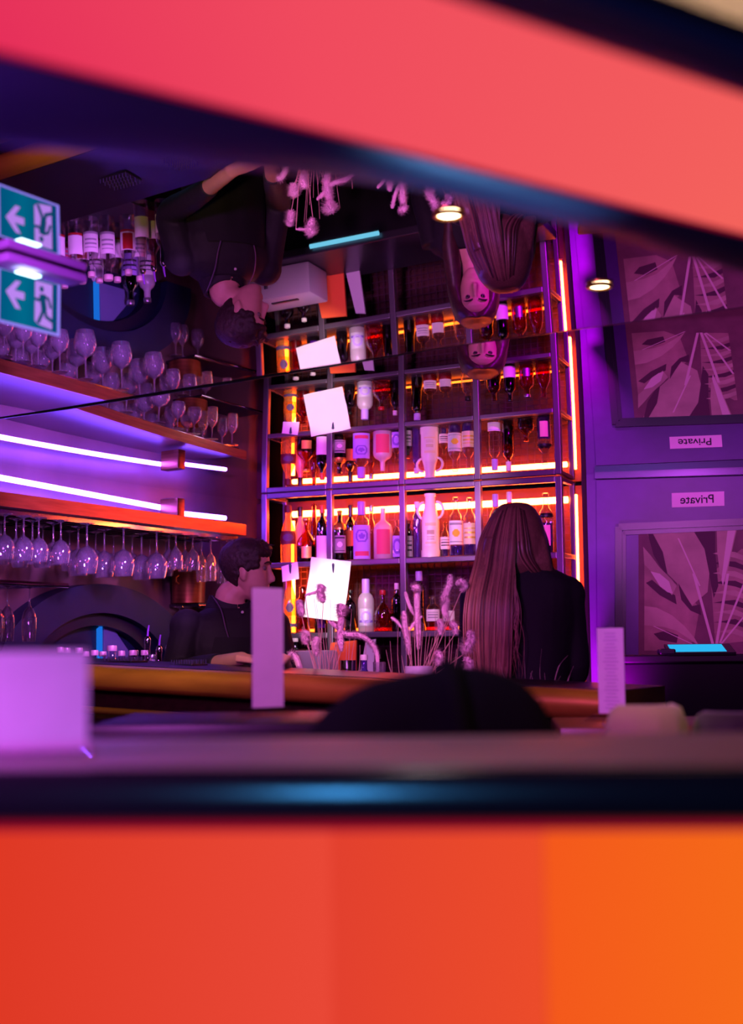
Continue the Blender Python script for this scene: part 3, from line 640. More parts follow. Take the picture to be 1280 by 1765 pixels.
# ------------------------------------------------------------------ back counter below the shelf
zb = -0.15
bcn = thing('back_counter', 'dark back counter running below the bottle shelf', 'counter', shelf_pt(SLEN / 2, -.22, -EYE))
MB().bbox(shelf_pt(SLEN / 2 + .02, -.225, zb - .02), (SLEN + .1, .42, .04), .006, SROT).build('worktop', mat('steel_worktop', (92, 88, 96), .3, .8), bcn)
MB().bbox(shelf_pt(SLEN / 2 + .02, -.205, (zb - .04 - EYE) / 2 - .0), (SLEN + .06, .36, EYE + zb - .04), .004, SROT).build('cabinet', m_blackpaint, bcn)
bx = thing('receipt_printer', 'white receipt printer box on the back counter below the paper sheet', 'printer', shelf_pt(.30, -.26, zb))
MB().bbox(shelf_pt(.30, -.26, zb + .075), (.33, .20, .15), .012, SROT).build('housing', m_white, bx, smooth=True)
MB().bbox(shelf_pt(.30, -.29, zb + .152), (.14, .02, .006), .002, SROT).build('paper_slot', c_black, bx)
MB().bbox(shelf_pt(.24, -.362, zb + .09), (.02, .006, .02), .002, SROT).build('button', c_silver, bx)
def BC(label, s, t, r, h, kind, body, **k): return bottle(label, shelf_pt(s, t, zb + .001), r, h, kind, body, group='bottles on the back counter', **k)
BC('dark bottle with white label behind the printer, left of the orange folder', .19, -.06, .034, .205, 'wine', g_dark, labs=[(.05, .5, 1.5, 'bands', [lb_white, lb_white, INK])], face=-PI / 2, cap=c_white)
BC('second dark bottle with white label behind the printer, beside the orange folder', .285, -.065, .030, .19, 'wine', g_dark, labs=[(.05, .45, 1.5, 'none', [lb_white])], face=-PI / 2, cap=c_white)
BC('tall bottle with brass cap at the left end of the back counter', .04, -.20, .034, .21, 'burgundy', g_amber, cap=c_gold, labs=[(.1, .4, 1.4, 'none', [lb_grey])])
nb_ = thing('orange_folder', 'orange folder leaning upright against the shelf behind the printer', 'folder', shelf_pt(.43, -.05, zb))
MB().prism([shelf_pt(.36, -.10, zb + .001), shelf_pt(.52, -.10, zb + .001), shelf_pt(.50, -.045, zb + .195), shelf_pt(.37, -.045, zb + .185)], sn * .012).build('cover', mat('orange_card', (232, 92, 36), .7), nb_)
pl = thing('paper_stack', 'loose white papers leaning beside the orange folder on the back counter', 'papers', shelf_pt(.56, -.08, zb))
MB().prism([shelf_pt(.53, -.09, zb + .001), shelf_pt(.60, -.09, zb + .001), shelf_pt(.60, -.045, zb + .20), shelf_pt(.55, -.045, zb + .19)], sn * .01).build('sheets', mat('grey_paper', (190, 180, 186), .8), pl)
led('led_strip', 'pale cyan light strip low on the back counter, seen only in the ceiling', [shelf_pt(.52, -.45, zb - .03), shelf_pt(.86, -.45, zb - .03)], .011, lamp('cyan_strip', (110, 200, 230), 1.1))
ts = thing('till_screen', 'small glowing blue till screen behind the woman, seen in the ceiling', 'screen', shelf_pt(1.16, -.10, zb))
MB().bbox(shelf_pt(1.16, -.10, zb + .02), (.06, .06, .038), .004, SROT).build('stand', c_black, ts)
MB().bbox(shelf_pt(1.16, -.09, zb + .12), (.11, .014, .17), .004, SROT).build('casing', c_black, ts)
MB().box(shelf_pt(1.16, -.0985, zb + .12), (.095, .003, .15), SROT).build('display', lamp('blue_display', (80, 120, 255), .9), ts)
# ------------------------------------------------------------------ purple and blue LEDs on the left wall, glass canopy
led('led_strip', 'long blue violet LED strip on the left wall above the glass rack', [at(-60, 812, 5.55), at(283, 876, 6.55)], .012, led_blue)
led('led_strip', 'short blue violet LED strip right of the copper block on the left wall', [at(314, 885, 6.62), at(388, 893, 6.82)], .011, led_blue)
cb = MB(); q = at(297, 880, 6.5)
WROT = math.atan2(wdir.y, wdir.x)
cb.bbox(q, (.05, .11, .11), .006, WROT); o = cb.build('copper_block', m_copper, None, org=q - Vector((0, 0, .055)), smooth=True); tag(o, 'small copper block between the two violet LED strips on the left wall', 'block')
cF0 = at(-70, 845, 5.05); cF1 = at(424, 908, 6.72); zc1 = EYE + .598; zc0 = EYE + .545
cdir = Vector((cF1.x - cF0.x, cF1.y - cF0.y, 0)).normalized(); cn = Vector((-cdir.y, cdir.x, 0))
def CN(px, t, z): 
    p = on_plane(px, 900, cn, cn.dot(cF0) + t); return Vector((p.x, p.y, z))
can = thing('glass_rack', 'copper fronted overhead glass rack along the left wall', 'glass rack', CN(200, .2, zc0))
a = CN(-70, 0, zc0); b = CN(424, 0, zc0)
MB().prism([a, b, b + Vector((0, 0, zc1 - zc0)), a + Vector((0, 0, zc1 - zc0))], cn * .012).build('copper_front', m_copper, can)
MB().prism([a + cn * .012, b + cn * .012, b + cn * .42, a + cn * .46], (0, 0, .03)).build('board', m_darkwood, can)
rails = []
for k in range(7):
    t_ = .05 + k * .055
    m_ = MB(); m_.box((a + b) / 2 + cn * t_ - Vector((0, 0, .012)), ((b - a).length, .012, .022), math.atan2(cdir.y, cdir.x)); m_.build('hanger_rail', m_chrome, can)
# hanging glasses
def glass_profile(kind):
    if kind == 'wine': return [(.003, -.012), (.0035, -.07), (.006, -.078), (.022, -.088), (.036, -.108), (.040, -.130), (.037, -.155), (.033, -.172)]
    if kind == 'balloon': return [(.0035, -.012), (.004, -.085), (.008, -.093), (.032, -.107), (.047, -.135), (.048, -.160), (.042, -.190), (.038, -.205)]
    if kind == 'flute': return [(.003, -.012), (.0035, -.065), (.006, -.075), (.018, -.090), (.026, -.115), (.027, -.150), (.025, -.185), (.023, -.20)]
    if kind == 'coupe': return [(.003, -.012), (.0035, -.055), (.006, -.062), (.026, -.085), (.034, -.115), (.032, -.150), (.030, -.158)]
def make_glass(kind, label, loc, group):
    t = thing('wine_glass', label, 'glass', loc, group); pr = glass_profile(kind); base = Vector(loc)
    k0 = next(i for i, (r_, z_) in enumerate(pr) if r_ > .01)
    MB().lathe([(.0305, 0), (.031, -.002), (.018, -.005), (.006, -.009)] + pr[:k0], base, 16, cap=True).build('stem', m_clear, t, smooth=True, ang=60)
    outer = pr[k0 - 1:]; inner = [(max(.001, r_ - .0014), z_ - .002) for r_, z_ in reversed(outer)]; inner[0] = (outer[-1][0] - .0012, outer[-1][1])
    MB().lathe(outer + inner, base, 20, cap=False).build('bowl', m_clear, t, smooth=True, ang=60); return t
PROTO = {}
def put_glass(kind, px, t_, label, group, z=None):
    p = CN(px, t_, (zc0 - .023) if z is None else z)
    if kind not in PROTO:
        PROTO[kind] = make_glass(kind, label, p, group); return PROTO[kind]
    return dup(PROTO[kind], p, label, group)
for k, px in enumerate((8, 28, 41, 56, 67, 92, 105)):
    put_glass('wine', px, .12 if k % 2 else .03, '%s stemmed glass from the left in the left cluster of the hanging rack' % ORD[k], 'left cluster of hanging glasses')
for k, px in enumerate((135, 150, 180, 213, 244, 270)):
    put_glass('balloon', px, .03 if k % 2 else .15, '%s large balloon glass from the left in the middle of the hanging rack' % ORD[k], 'balloon glasses hanging mid rack')
for k, px in enumerate((291, 303, 319, 332, 347, 363, 381, 398)):
    put_glass('flute' if k > 3 else 'coupe', px, .03 if k % 2 else .12, '%s narrow glass from the left in the right cluster of the hanging rack' % ORD[k], 'right cluster of hanging glasses')
for k, px in enumerate((2, 36, 74, 120, 165, 196, 228, 258, 286, 310, 340, 372)):
    put_glass('wine', px, .26 + .06 * (k % 2), '%s glass from the left in the rear row of the hanging rack' % ORD[k], 'rear row of hanging glasses')
# lower small rack with flutes at the far left
lz = at(20, 1004, 4.9).z
lr = thing('glass_rack', 'small lower glass rack at the far left with a thin bright front edge', 'glass rack', at(20, 1004, 4.9))
la = at(-60, 1000, 4.8); lb2 = at(118, 1012, 5.25); la.z = lb2.z = lz
ldir = (lb2 - la).normalized(); ln = Vector((-ldir.y, ldir.x, 0))
MB().prism([la, lb2, lb2 + ln * .62, la + ln * .62], (0, 0, .012)).build('board', m_darkwood, lr)
MB().tube([la, lb2], .005, 8).build('edge_rail', m_chrome, lr)
for s_ in (.05, .45):
    p = la.lerp(lb2, s_ + .2) + ln * .3
    MB().tube([p + Vector((0, 0, .012)), Vector((p.x, p.y, zc0))], .005, 8).build('suspension_rod', m_darkmetal, lr)
for k, px in enumerate((4, 20, 24, 43, 62)):
    p = at(px, 1010, 4.95 + .04 * k); p.z = lz - .001; p += ln * (.03 + .10 * (k % 2))
    dup(PROTO['flute'], p, '%s tall flute from the left hanging in the lower left rack' % ORD[k], 'flutes in the lower left rack')
# wall shelf with copper bucket
wsz = at(360, 1041, 6.7).z
p0 = WL(292, .005); p1 = WL(402, .005)
wsd = thing('wall_shelf', 'short dark wall shelf below the copper bucket on the left wall', 'shelf', Vector(((p0.x + p1.x) / 2, (p0.y + p1.y) / 2, wsz)))
for p in (p0, p1): p.z = wsz
MB().prism([p0, p1, p1 + wn * .18, p0 + wn * .18], (0, 0, -.014)).build('board', c_black, wsd)
MB().tube([p0 + wn * .18 - Vector((0, 0, .01)), p1 + wn * .18 - Vector((0, 0, .01))], .006, 8).build('edge_rail', m_chrome, wsd)
cbp = WL(325, .095); cbp.z = wsz + .001
cbk = thing('copper_bucket', 'shiny copper bucket glowing orange on the wall shelf behind the bartender', 'bucket', cbp)
MB().lathe([(.070, 0), (.076, .004), (.082, .15), (.085, .155), (.082, .158), (.078, .15), (.072, .01)], cbp, 32).build('body', m_copper, cbk, smooth=True)
for sg_ in (-1, 1): MB().tube([cbp + cdir * sg_ * .08 + Vector((0, 0, .13)), cbp + cdir * sg_ * .10 + Vector((0, 0, .12)), cbp + cdir * sg_ * .10 + Vector((0, 0, .10)), cbp + cdir * sg_ * .08 + Vector((0, 0, .09))], .004, 8).build('handle', m_brass, cbk, smooth=True)
for k, px in enumerate((310, 322, 349)):
    p = WL(px, .10); p.z = wsz - .0145; dup(PROTO['coupe'], p, '%s glass from the left hanging under the wall shelf' % ORD[k], 'glasses hanging under the wall shelf')
# ------------------------------------------------------------------ left back counter with well bottles
wz = -.255
lc = thing('side_counter', 'low dark side counter along the left wall carrying the well bottles', 'counter', WL(180, .3) * 1.0)
a = WA - wdir * .9 + wn * .01; b = WB - wdir * .25 + wn * .01
MB().prism([a + Vector((0, 0, EYE + wz - .04)), b + Vector((0, 0, EYE + wz - .04)), b + wn * .5 + Vector((0, 0, EYE + wz - .04)), a + wn * .5 + Vector((0, 0, EYE + wz - .04))], (0, 0, .04)).build('worktop', mat('steel_worktop'), lc)
MB().prism([a, b, b + wn * .46, a + wn * .46], (0, 0, EYE + wz - .041)).build('cabinet', m_blackpaint, lc)
def well(label, px, ytop, d, r, kind, body, **k):
    p = at(px, ytop, d); h = p.z - (EYE + wz + .001); p.z = EYE + wz + .001
    return bottle(label, p, r, h, kind, body, group=k.pop('group', 'white capped well bottles on the side counter'), name='well_bottle', seg=18, **k)
m_stripe = mat('striped_cap', (226, 190, 190), .4, .2)
caps = [(104, 1117), (115, 1118), (136, 1118), (147, 1124), (163, 1122), (177, 1124), (193, 1114), (209, 1123), (229, 1122), (249, 1122)]
for k, (px, y) in enumerate(caps):
    red = k in (0, 2, 3, 5, 7, 8)
    well('%s white capped well bottle from the left behind the bar counter' % ORD[k], px, y, 5.97 + .10 * (k % 2), .034, 'spirit' if k != 6 else 'tall', g_clear, cap=m_stripe, caph=.07,
         labs=[(.50 if False else .30, .62, 1.1, 'block' if red else 'lines', [lb_white if red else lb_pink if k == 1 else lb_white, c_red if k in (3, 8) else lb_white, lb_grey]), (.27, .31, 1.1, 'none', [c_red if red else lb_grey])])
for k, (px, y, lab) in enumerate(((254, 1104, 'tallest well bottle with a slim violet pourer spout'), (274, 1120, 'red labelled well bottle with pourer left of the bartender'), (291, 1116, 'well bottle with pourer spout nearest the bartender sleeve'))):
    well(lab + ('' if k else ' among the white caps'), px, y, 5.80 + .09 * (k == 1), .031, 'spirit', g_clear if k != 1 else g_pink, cap=None, pourer=True, group='pourer bottles', labs=[(.25, .55, 1.1, 'none', [lb_white])])
for k, (px, d, h, body, lab) in enumerate(((170, 6.34, .24, g_frostw, 'frosted white bottle at the back of the side counter'), (128, 6.24, .23, g_red, 'jar of red spirit at the back of the side counter'), (232, 6.42, .26, g_dark, 'dark bottle with violet label at the back of the side counter'), (262, 6.46, .24, g_frostw, 'frosted bottle nearest the arch on the side counter'))):
    p = at(px, 1150, d); p.z = EYE + wz + .001
    bottle(lab, p, .04, h, 'spirit', body, group='rear bottles on the side counter', name='well_bottle', seg=18, cap=c_silver, labs=[(.1, .5, 1.2, 'lines', [lb_lilac if k == 2 else lb_white, INK, INK])])
# glowing blue ice well
ic = Vector((-.80, 5.36, EYE - .28))
iw = thing('ice_well', 'blue lit ice well behind the bar, seen in the mirrored ceiling', 'ice well', ic)
IR = SROT
MB().bbox(ic + Vector((0, 0, -.2)), (.36, .26, .40), .01, IR).build('cabinet', m_blackpaint, iw)
MB().rings([[ic + Matrix.Rotation(IR, 3, 'Z') @ Vector((x * w_, y * w_ * .72, z)) for x, y in ((-1, -1), (1, -1), (1, 1), (-1, 1))] for w_, z in ((.17, .0), (.175, .09), (.16, .09), (.14, .012))], cap=False).build('tray', glass('blue_tray', (.5, .75, .9), .8, .4, (120, 190, 230)), iw)
MB().box(ic + Vector((0, 0, .012)), (.26, .16, .006), IR).build('light_panel', lamp('ice_blue', (50, 150, 240), .9), iw)
ice = MB()
for k in range(46):
    R = Matrix.Rotation(random.random() * 3, 3, 'X') @ Matrix.Rotation(random.random() * 3, 3, 'Z')
    ice.box(ic + Matrix.Rotation(IR, 3, 'Z') @ Vector((random.uniform(-.12, .12), random.uniform(-.07, .07), .035 + random.random() * .02)), (.026, .026, .026), R=R)
io = ice.build('ice_cubes', m_clear, iw); io['kind'] = 'stuff'
# ================================================================== main bar counter
kA = at(60, 1141, 4.78); kB = at(1064, 1192, 3.9)
kdir = (kB - kA).normalized(); kh = Vector((kdir.x, kdir.y, 0)).normalized(); kn = Vector((-kh.y, kh.x, 0)); kn = kn if kn.y > 0 else -kn
KROT = math.atan2(kh.y, kh.x)
ctr = thing('bar_counter', 'long bar counter with a rounded golden front edge, plants and bottles behind it', 'bar counter', (kA + kB) / 2 - Vector((0, 0, (kA.z + kB.z) / 2)))
k0 = kA - kdir * .9; k1 = kB
def kring(P):
    pr = [(.50, 0), (.03, 0.0), (.008, -.006), (-.006, -.022), (-.008, -.045), (.0, -.066), (.014, -.078), (.05, -.085), (.50, -.085)]
    return [P + kn * a + Vector((0, 0, b)) for a, b in pr]
MB().rings([kring(k0), kring(k1)]).build('edge_molding', mat('golden_bar_edge', (190, 130, 48), .36, .4, var=.2, vscale=4, stretch=(1, 1, 6)), ctr, smooth=True, ang=40)
MB().prism([k0 + kn * .045, k1 + kn * .045, k1 + kn * .502, k0 + kn * .502], (0, 0, .0025)).build('counter_top', mat('black_stone_top', (12, 9, 12), .35), ctr)
f0 = k0 + kn * .10; f1 = k1 + kn * .10
MB().prism([Vector((f0.x, f0.y, 0)), Vector((f1.x, f1.y, 0)), f1 - Vector((0, 0, .086)), f0 - Vector((0, 0, .086))], kn * .05).build('front_panel', m_darkwood, ctr)
r0 = k0 + kn * .05 - Vector((0, 0, .15)); r1 = k1 + kn * .05 - Vector((0, 0, .15))
MB().tube([r0, r1], .012, 10).build('foot_rail', m_brass, ctr, smooth=True)
wsz_ = -.30
def KP(px, t, z):
    n_ = Vector((kn.x, kn.y, 0)); q = on_plane(px, 1100, n_, n_.dot(Vector((kA.x, kA.y, 0))) + t); return Vector((q.x, q.y, z))
a = KP(480, .515, EYE + wsz_); b = KP(1000, .515, EYE + wsz_)
ub = thing('under_bar_ledge', 'dark steel ledge along the rear of the bar counter holding the plants', 'ledge', Vector(((a.x + b.x) / 2, (a.y + b.y) / 2, 0)))
MB().prism([a, b, b + kn * .11, a + kn * .11], (0, 0, .02)).build('ledge_top', mat('steel_worktop'), ub)
MB().prism([Vector((a.x, a.y, 0)), Vector((b.x, b.y, 0)), b, a], kn * .03).build('ledge_panel', m_blackpaint, ub)
# bar mats with upright pins; the violet glint is put into the pin colour
def topz(px, t): 
    p = KP(px, t, 0); s = (Vector((p.x - kA.x, p.y - kA.y, 0))).dot(kh); return kA.z + s * (kdir.z / math.hypot(kdir.x, kdir.y))
for x0, x1, lab in ((303, 348, 'rubber bar mat with violet glinting pins in front of the bartender'), (186, 246, 'rubber bar mat with violet glinting pins in front of the well bottles')):
    c = KP((x0 + x1) / 2, .30, topz((x0 + x1) / 2, .30)); t = thing('bar_mat', lab, 'bar mat', c, 'rubber bar mats')
    wdt = (x1 - x0) * c.y / FPX
    mbase = MB().bbox(c + Vector((0, 0, .003)), (wdt, .10, .006), .002, KROT).build('mat_base', c_black, t)
    mb = MB()
    for i in range(9):
        for j in range(4):
            q = c + kh * ((i / 8 - .5) * wdt * .92) + kn * ((j / 3 - .5) * .085); mb.lathe([(.0026, .006), (.0016, .020), (.0005, .021)], q, 8)
    mb.build('pins', mat('violet_glint_pins', (70, 54, 120), .25), mbase)
# cups behind the counter
def tumbler(label, px, t, ytop, r, mtl, cap=None):
    p = KP(px, t, EYE + wsz_ + .021); h = at(px, ytop, p.y).z - p.z; o = thing('bar_tumbler', label, 'tumbler', p, 'cups behind the bar counter')
    MB().lathe([(r * .8, 0), (r * .82, .002), (r, h), (r * .96, h), (r * .78, .006)], p, 20, cap=False).build('cup', mtl, o, smooth=True)
    MB().lathe([(r * .8, .0005), (r * .8, .004)], p, 20).build('cup_base', mtl, o)
tumbler('steel shaker cup below the white sheet behind the bar', 599, .57, 1138, .028, m_chrome)
tumbler('clear glass tumbler standing at the arching dried grass', 653, .57, 1141, .022, m_clear)
bottle('small white capped bottle behind the bar next to the arching grass', KP(627, .575, EYE + wsz_ + .021), .021, at(627, 1130, KP(627, .575, 0).y).z - (EYE + wsz_ + .021), 'tall', g_blue, cap=c_white, caph=.06, group='cups behind the bar counter', name='bar_bottle', seg=16)
# ================================================================== dried grasses
m_fuzz = mat('dried_grass_fluff', (236, 196, 212), .9, var=.2, vscale=30); m_stem = mat('dried_grass_stem', (196, 150, 140), .8); m_blade = mat('pale_blade', (220, 200, 170), .8)
def fuzz(mb, path, rad, n, ln_=.010, core=.64):
    path = [Vector(p) for p in path]; m = len(path) - 1; n = int(n * 2.0)
    mb.tube(path, [max(.001, r * core) for r in rad], 8)
    for _ in range(n):
        f = random.random() * m; i = min(int(f), m - 1); fr = f - i
        c = path[i].lerp(path[i + 1], fr); r = rad[i] + (rad[i + 1] - rad[i]) * fr; t = (path[i + 1] - path[i]).normalized()
        x = t.orthogonal().normalized(); y = t.cross(x); a = random.random() * 2 * PI
        d = x * math.cos(a) + y * math.sin(a); s = t.cross(d) * .0012
        q = c + d * (r * core * .9); tip = c + d * (r * (1.0 + .55 * random.random())) + t * (ln_ * random.uniform(-.2, .8))
        mb.add([q - s, q + s, tip], [(0, 1, 2)])
def smooth_path(pts, k=5):
    out = []; P = [pts[0]] + pts + [pts[-1]]
    for i in range(1, len(P) - 2):
        for j in range(k):
            t = j / k; a, b, c, d = P[i - 1], P[i], P[i + 1], P[i + 2]
            out.append(.5 * ((2 * b) + (c - a) * t + (2 * a - 5 * b + 4 * c - d) * t * t + (3 * b - a - 3 * c + d) * t ** 3))
    out.append(P[-2]); return out
GT = .57
def gp(x, y, dt=0.0):
    n_ = Vector((kn.x, kn.y, 0)); return on_plane(x, y, n_, n_.dot(Vector((kA.x, kA.y, 0))) + GT + dt)
def arrangement(label, cx, potlabel_r, pot_y, heads, stems, blades):
    base = KP(cx, GT, EYE + wsz_ + .021); t = thing('dried_grass_pot', label, 'dried grass', base, 'pots of dried grass on the bar')
    rim = at(cx, pot_y, base.y).z; r = potlabel_r
    MB().lathe([(r * .8, 0), (r, (rim - base.z) * .5), (r * .98, rim - base.z), (r * .9, rim - base.z), (r * .85, .01)], base, 24, cap=False).build('pot', mat('pale_pot', (186, 176, 186), .4), t, smooth=True)
    MB().lathe([(r * .79, .001), (r * .79, .006)], base, 24).build('pot_base', mat('pale_pot'), t)
    root = Vector((base.x, base.y, rim - .06))
    for pts, rad, n in heads:
        P = [gp(*p) for p in pts]; sp = smooth_path(P, 4) if len(P) > 2 else P
        m = len(sp) - 1; rr = []; rad *= 1.35
        for i in range(m + 1):
            f = i / m
            rr.append(rad * (min(1, .55 + f * 3) if f < .5 else min(1, .35 + (1 - f) * 2.6)))
        mb = MB(); fuzz(mb, sp, rr, n); mb.build('seed_head', m_fuzz, t)
        q = P[-1]; jit = Vector((random.uniform(-.02, .02), random.uniform(-.02, .02), 0))
        MB().tube(smooth_path([q, q.lerp(root + jit, .5) + Vector((random.uniform(-.004, .004), 0, .0)), root + jit], 4), .0014, 5).build('stem', m_stem, t)
    for (x0, y0, x1, y1) in stems:
        P0 = gp(x0, y0, random.uniform(-.02, .02)); P1 = gp(x1, y1, random.uniform(-.02, .02))
        MB().tube(smooth_path([P0, P0.lerp(P1, .5) + Vector((random.uniform(-.006, .006), 0, 0)), P1], 3), [.0007] * 3 + [.0011] * 4, 4).build('stem', m_stem, t)
    return t
H1 = [([(515, 1034), (518, 1050), (520, 1062)], .016, 260), ([(556, 1008), (552, 1020), (557, 1038)], .017, 300), ([(553, 1018), (540, 1022), (526, 1026)], .005, 50),
      ([(590, 1041), (588, 1052), (592, 1062)], .020, 380), ([(589, 1062), (586, 1090), (588, 1122)], .014, 420), ([(530, 1088), (526, 1098), (528, 1110)], .017, 280),
      ([(548, 1098), (543, 1112), (546, 1130)], .015, 280), ([(498, 1132), (504, 1128), (511, 1136), (516, 1152), (517, 1166)], .013, 380),
      ([(572, 1072), (594, 1092), (620, 1095), (641, 1110), (650, 1132), (650, 1172)], .0095, 760), ([(566, 1070), (575, 1078), (585, 1084)], .006, 70)]
S1 = [(541, 1032, 553, 1175), (545, 1040, 560, 1175), (569, 1033, 566, 1175), (560, 1075, 572, 1175), (606, 1050, 600, 1175), (575, 1068, 580, 1175), (630, 1072, 630, 1175), (611, 1100, 606, 1175), (585, 1112, 584, 1175), (538, 1110, 552, 1175), (597, 1112, 596, 1175), (620, 1112, 616, 1175), (552, 1060, 562, 1175), (570, 1100, 575, 1175)]
arrangement('dried bunny tails and an arching foxtail in front of the white sheet', 556, .038, 1166, H1, S1, [])
H2 = [([(698, 1020), (704, 1040), (713, 1060)], .007, 170), ([(711, 1016), (718, 1013), (724, 1019)], .014, 260), ([(718, 1020), (719, 1050), (721, 1085), (721, 1117)], .012, 560),
      ([(696, 1053), (698, 1078), (702, 1102), (705, 1128)], .011, 460), ([(674, 1064), (684, 1072), (692, 1082)], .006, 80), ([(727, 1062), (714, 1074), (706, 1086)], .006, 80),
      ([(776, 990), (775, 1008), (766, 1030), (770, 1046)], .013, 520), ([(786, 1008), (795, 1002), (802, 1010), (795, 1018)], .012, 360), ([(760, 1030), (770, 1036), (766, 1052), (772, 1068)], .013, 420), ([(756, 1068), (760, 1078), (758, 1092)], .014, 240),
      ([(776, 1072), (784, 1080), (784, 1092)], .013, 260), ([(808, 1086), (813, 1100), (806, 1116), (801, 1126)], .020, 560), ([(750, 1126), (757, 1130), (755, 1146)], .016, 280), ([(800, 1138), (808, 1140), (808, 1160)], .019, 280)]
S2 = [(672, 1105, 676, 1180), (686, 1080, 690, 1180), (712, 1086, 700, 1180), (735, 1090, 730, 1180), (741, 1092, 733, 1180), (745, 1100, 738, 1180), (750, 1060, 742, 1180), (768, 1060, 764, 1180), (775, 1062, 770, 1180), (692, 1130, 702, 1180), (780, 1100, 775, 1180), (790, 1100, 778, 1180), (730, 1075, 722, 1180), (665, 1120, 680, 1180), (706, 1100, 712, 1180), (756, 1090, 750, 1180), (787, 1118, 786, 1180)]
arrangement('tall dried foxtails and curling bunny tails left of the blonde hair', 722, .050, 1148, H2, S2, [])
t3b = KP(940, GT, EYE + wsz_ + .021); t3 = thing('dried_grass_pot', 'thin sparse grass blades in front of the woman in black', 'dried grass', t3b, 'pots of dried grass on the bar')
rim3 = at(940, 1186, t3b.y).z
MB().lathe([(.045, 0), (.055, rim3 - t3b.z), (.05, rim3 - t3b.z), (.04, .01)], t3b, 24, cap=False).build('pot', mat('pale_pot'), t3, smooth=True)
MB().lathe([(.044, .001), (.044, .006)], t3b, 24).build('pot_base', mat('pale_pot'), t3)
for pts in ([(903, 1112), (904, 1150), (906, 1190)], [(933, 1118), (930, 1155), (932, 1190)], [(978, 1130), (962, 1150), (952, 1190)], [(988, 1148), (980, 1168), (974, 1190)], [(860, 1140), (868, 1165), (880, 1190)], [(914, 1160), (918, 1172), (925, 1190)], [(917, 1156), (912, 1175), (914, 1190)], [(938, 1160), (939, 1175), (938, 1190)], [(870, 1170), (878, 1180), (890, 1190)], [(966, 1165), (958, 1178), (950, 1190)]):
    P = [gp(*p, random.uniform(-.03, .03)) for p in pts]; MB().tube(smooth_path(P, 4), [.0006] * 4 + [.0016] * 5, 4, flat=.5).build('blade', m_blade, t3)
# ================================================================== people
m_skin = mat('skin', (214, 160, 140), .5, var=.06, vscale=20); m_lip = mat('lip', (160, 84, 84), .5); m_eye = mat('eye_white', (120, 100, 98), .5); m_iris = mat('dark_iris', (36, 24, 20), .2)
def rot(yaw, pitch=0, roll=0): return Matrix.Rotation(yaw, 3, 'Z') @ Matrix.Rotation(pitch, 3, 'X') @ Matrix.Rotation(roll, 3, 'Y')
HEAD = [(-.118, .070, .034, .020), (-.108, .084, .006, .036), (-.090, .085, -.02, .049), (-.066, .086, -.035, .057), (-.045, .085, -.055, .063), (-.02, .084, -.074, .068), (0, .083, -.087, .071), (.02, .082, -.095, .073), (.04, .088, -.098, .074), (.06, .087, -.096, .073), (.08, .076, -.087, .067), (.098, .054, -.066, .052), (.111, .022, -.034, .028), (.116, .004, -.012, .008)]
def head_geo(mb, C, R, s=1.0):
    T = lambda p: Vector(C) + R @ (Vector(p) * s)
    rs = []
    for z, yf, yb, w_ in HEAD:
        ring = []
        for i in range(28):
            a = 2 * PI * i / 28; ca, sa = math.cos(a), math.sin(a)
            ex_ = .85 if sa > 0 else 1.0
            x = w_ * math.copysign(abs(ca) ** ex_, ca); y = (yf + yb) / 2 + (yf - yb) / 2 * math.copysign(abs(sa) ** .9, sa)
            for ey in (-.031, .031):
                if y > 0.02: y -= .011 * math.exp(-(((x - ey) / .016) ** 2 + ((z - .018) / .013) ** 2))
            ring.append(T((x, y, z)))
        rs.append(ring)
    mb.rings(rs)
    mb.rings([[T(p) for p in q] for q in ([(-.008, .074, .034), (.008, .074, .034), (.005, .088, .034), (-.005, .088, .034)], [(-.011, .072, .010), (.011, .072, .010), (.006, .098, .008), (-.006, .098, .008)], [(-.017, .070, -.018), (.017, .070, -.018), (.009, .112, -.020), (-.009, .112, -.020)], [(-.018, .070, -.034), (.018, .070, -.034), (.009, .110, -.032), (-.009, .110, -.032)], [(-.012, .070, -.040), (.012, .070, -.040), (.006, .092, -.041), (-.006, .092, -.041)])])
    mb.ball(T((0, .080, -.059)), (.024 * s, .012 * s, .0055 * s), R); mb.ball(T((0, .080, -.070)), (.021 * s, .011 * s, .0065 * s), R); mb.ball(T((0, .074, -.100)), (.022 * s, .014 * s, .014 * s), R)
    for sx in (-1, 1):
        E_ = R @ rot(sx * -.35, 0, 0); mb.ball(T((sx * .074, -.012, .0)), (.009 * s, .019 * s, .032 * s), E_); mb.ball(T((sx * .072, -.008, -.022)), (.008 * s, .012 * s, .016 * s), E_)
def merge(mb, name, m, parent, vox=.005, smooth_it=6):
    """several overlapping shapes fused into one continuous surface"""
    o = mb.build(name, m, parent, smooth=True, ang=180)
    md = o.modifiers.new('r', 'REMESH'); md.mode = 'VOXEL'; md.voxel_size = vox; md.use_smooth_shade = True
    if smooth_it:
        s_ = o.modifiers.new('s', 'SMOOTH'); s_.factor = .5; s_.iterations = smooth_it
    bpy.context.view_layer.update(); dg = bpy.context.evaluated_depsgraph_get()
    me = bpy.data.meshes.new_from_object(o.evaluated_get(dg)); o.modifiers.clear(); old = o.data; o.data = me; bpy.data.meshes.remove(old)
    if not me.materials: me.materials.append(m)
    me.polygons.foreach_set('use_smooth', [True] * len(me.polygons)); return o
TORSO = [(.075, .062, .058, -.01), (.05, .085, .066, -.008), (.028, .135, .075, -.004), (.005, .180, .086, 0), (-.03, .195, .098, .004), (-.10, .188, .112, .008), (-.20, .168, .112, .006), (-.32, .150, .106, 0), (-.42, .158, .110, -.004), (-.52, .172, .116, -.006)]
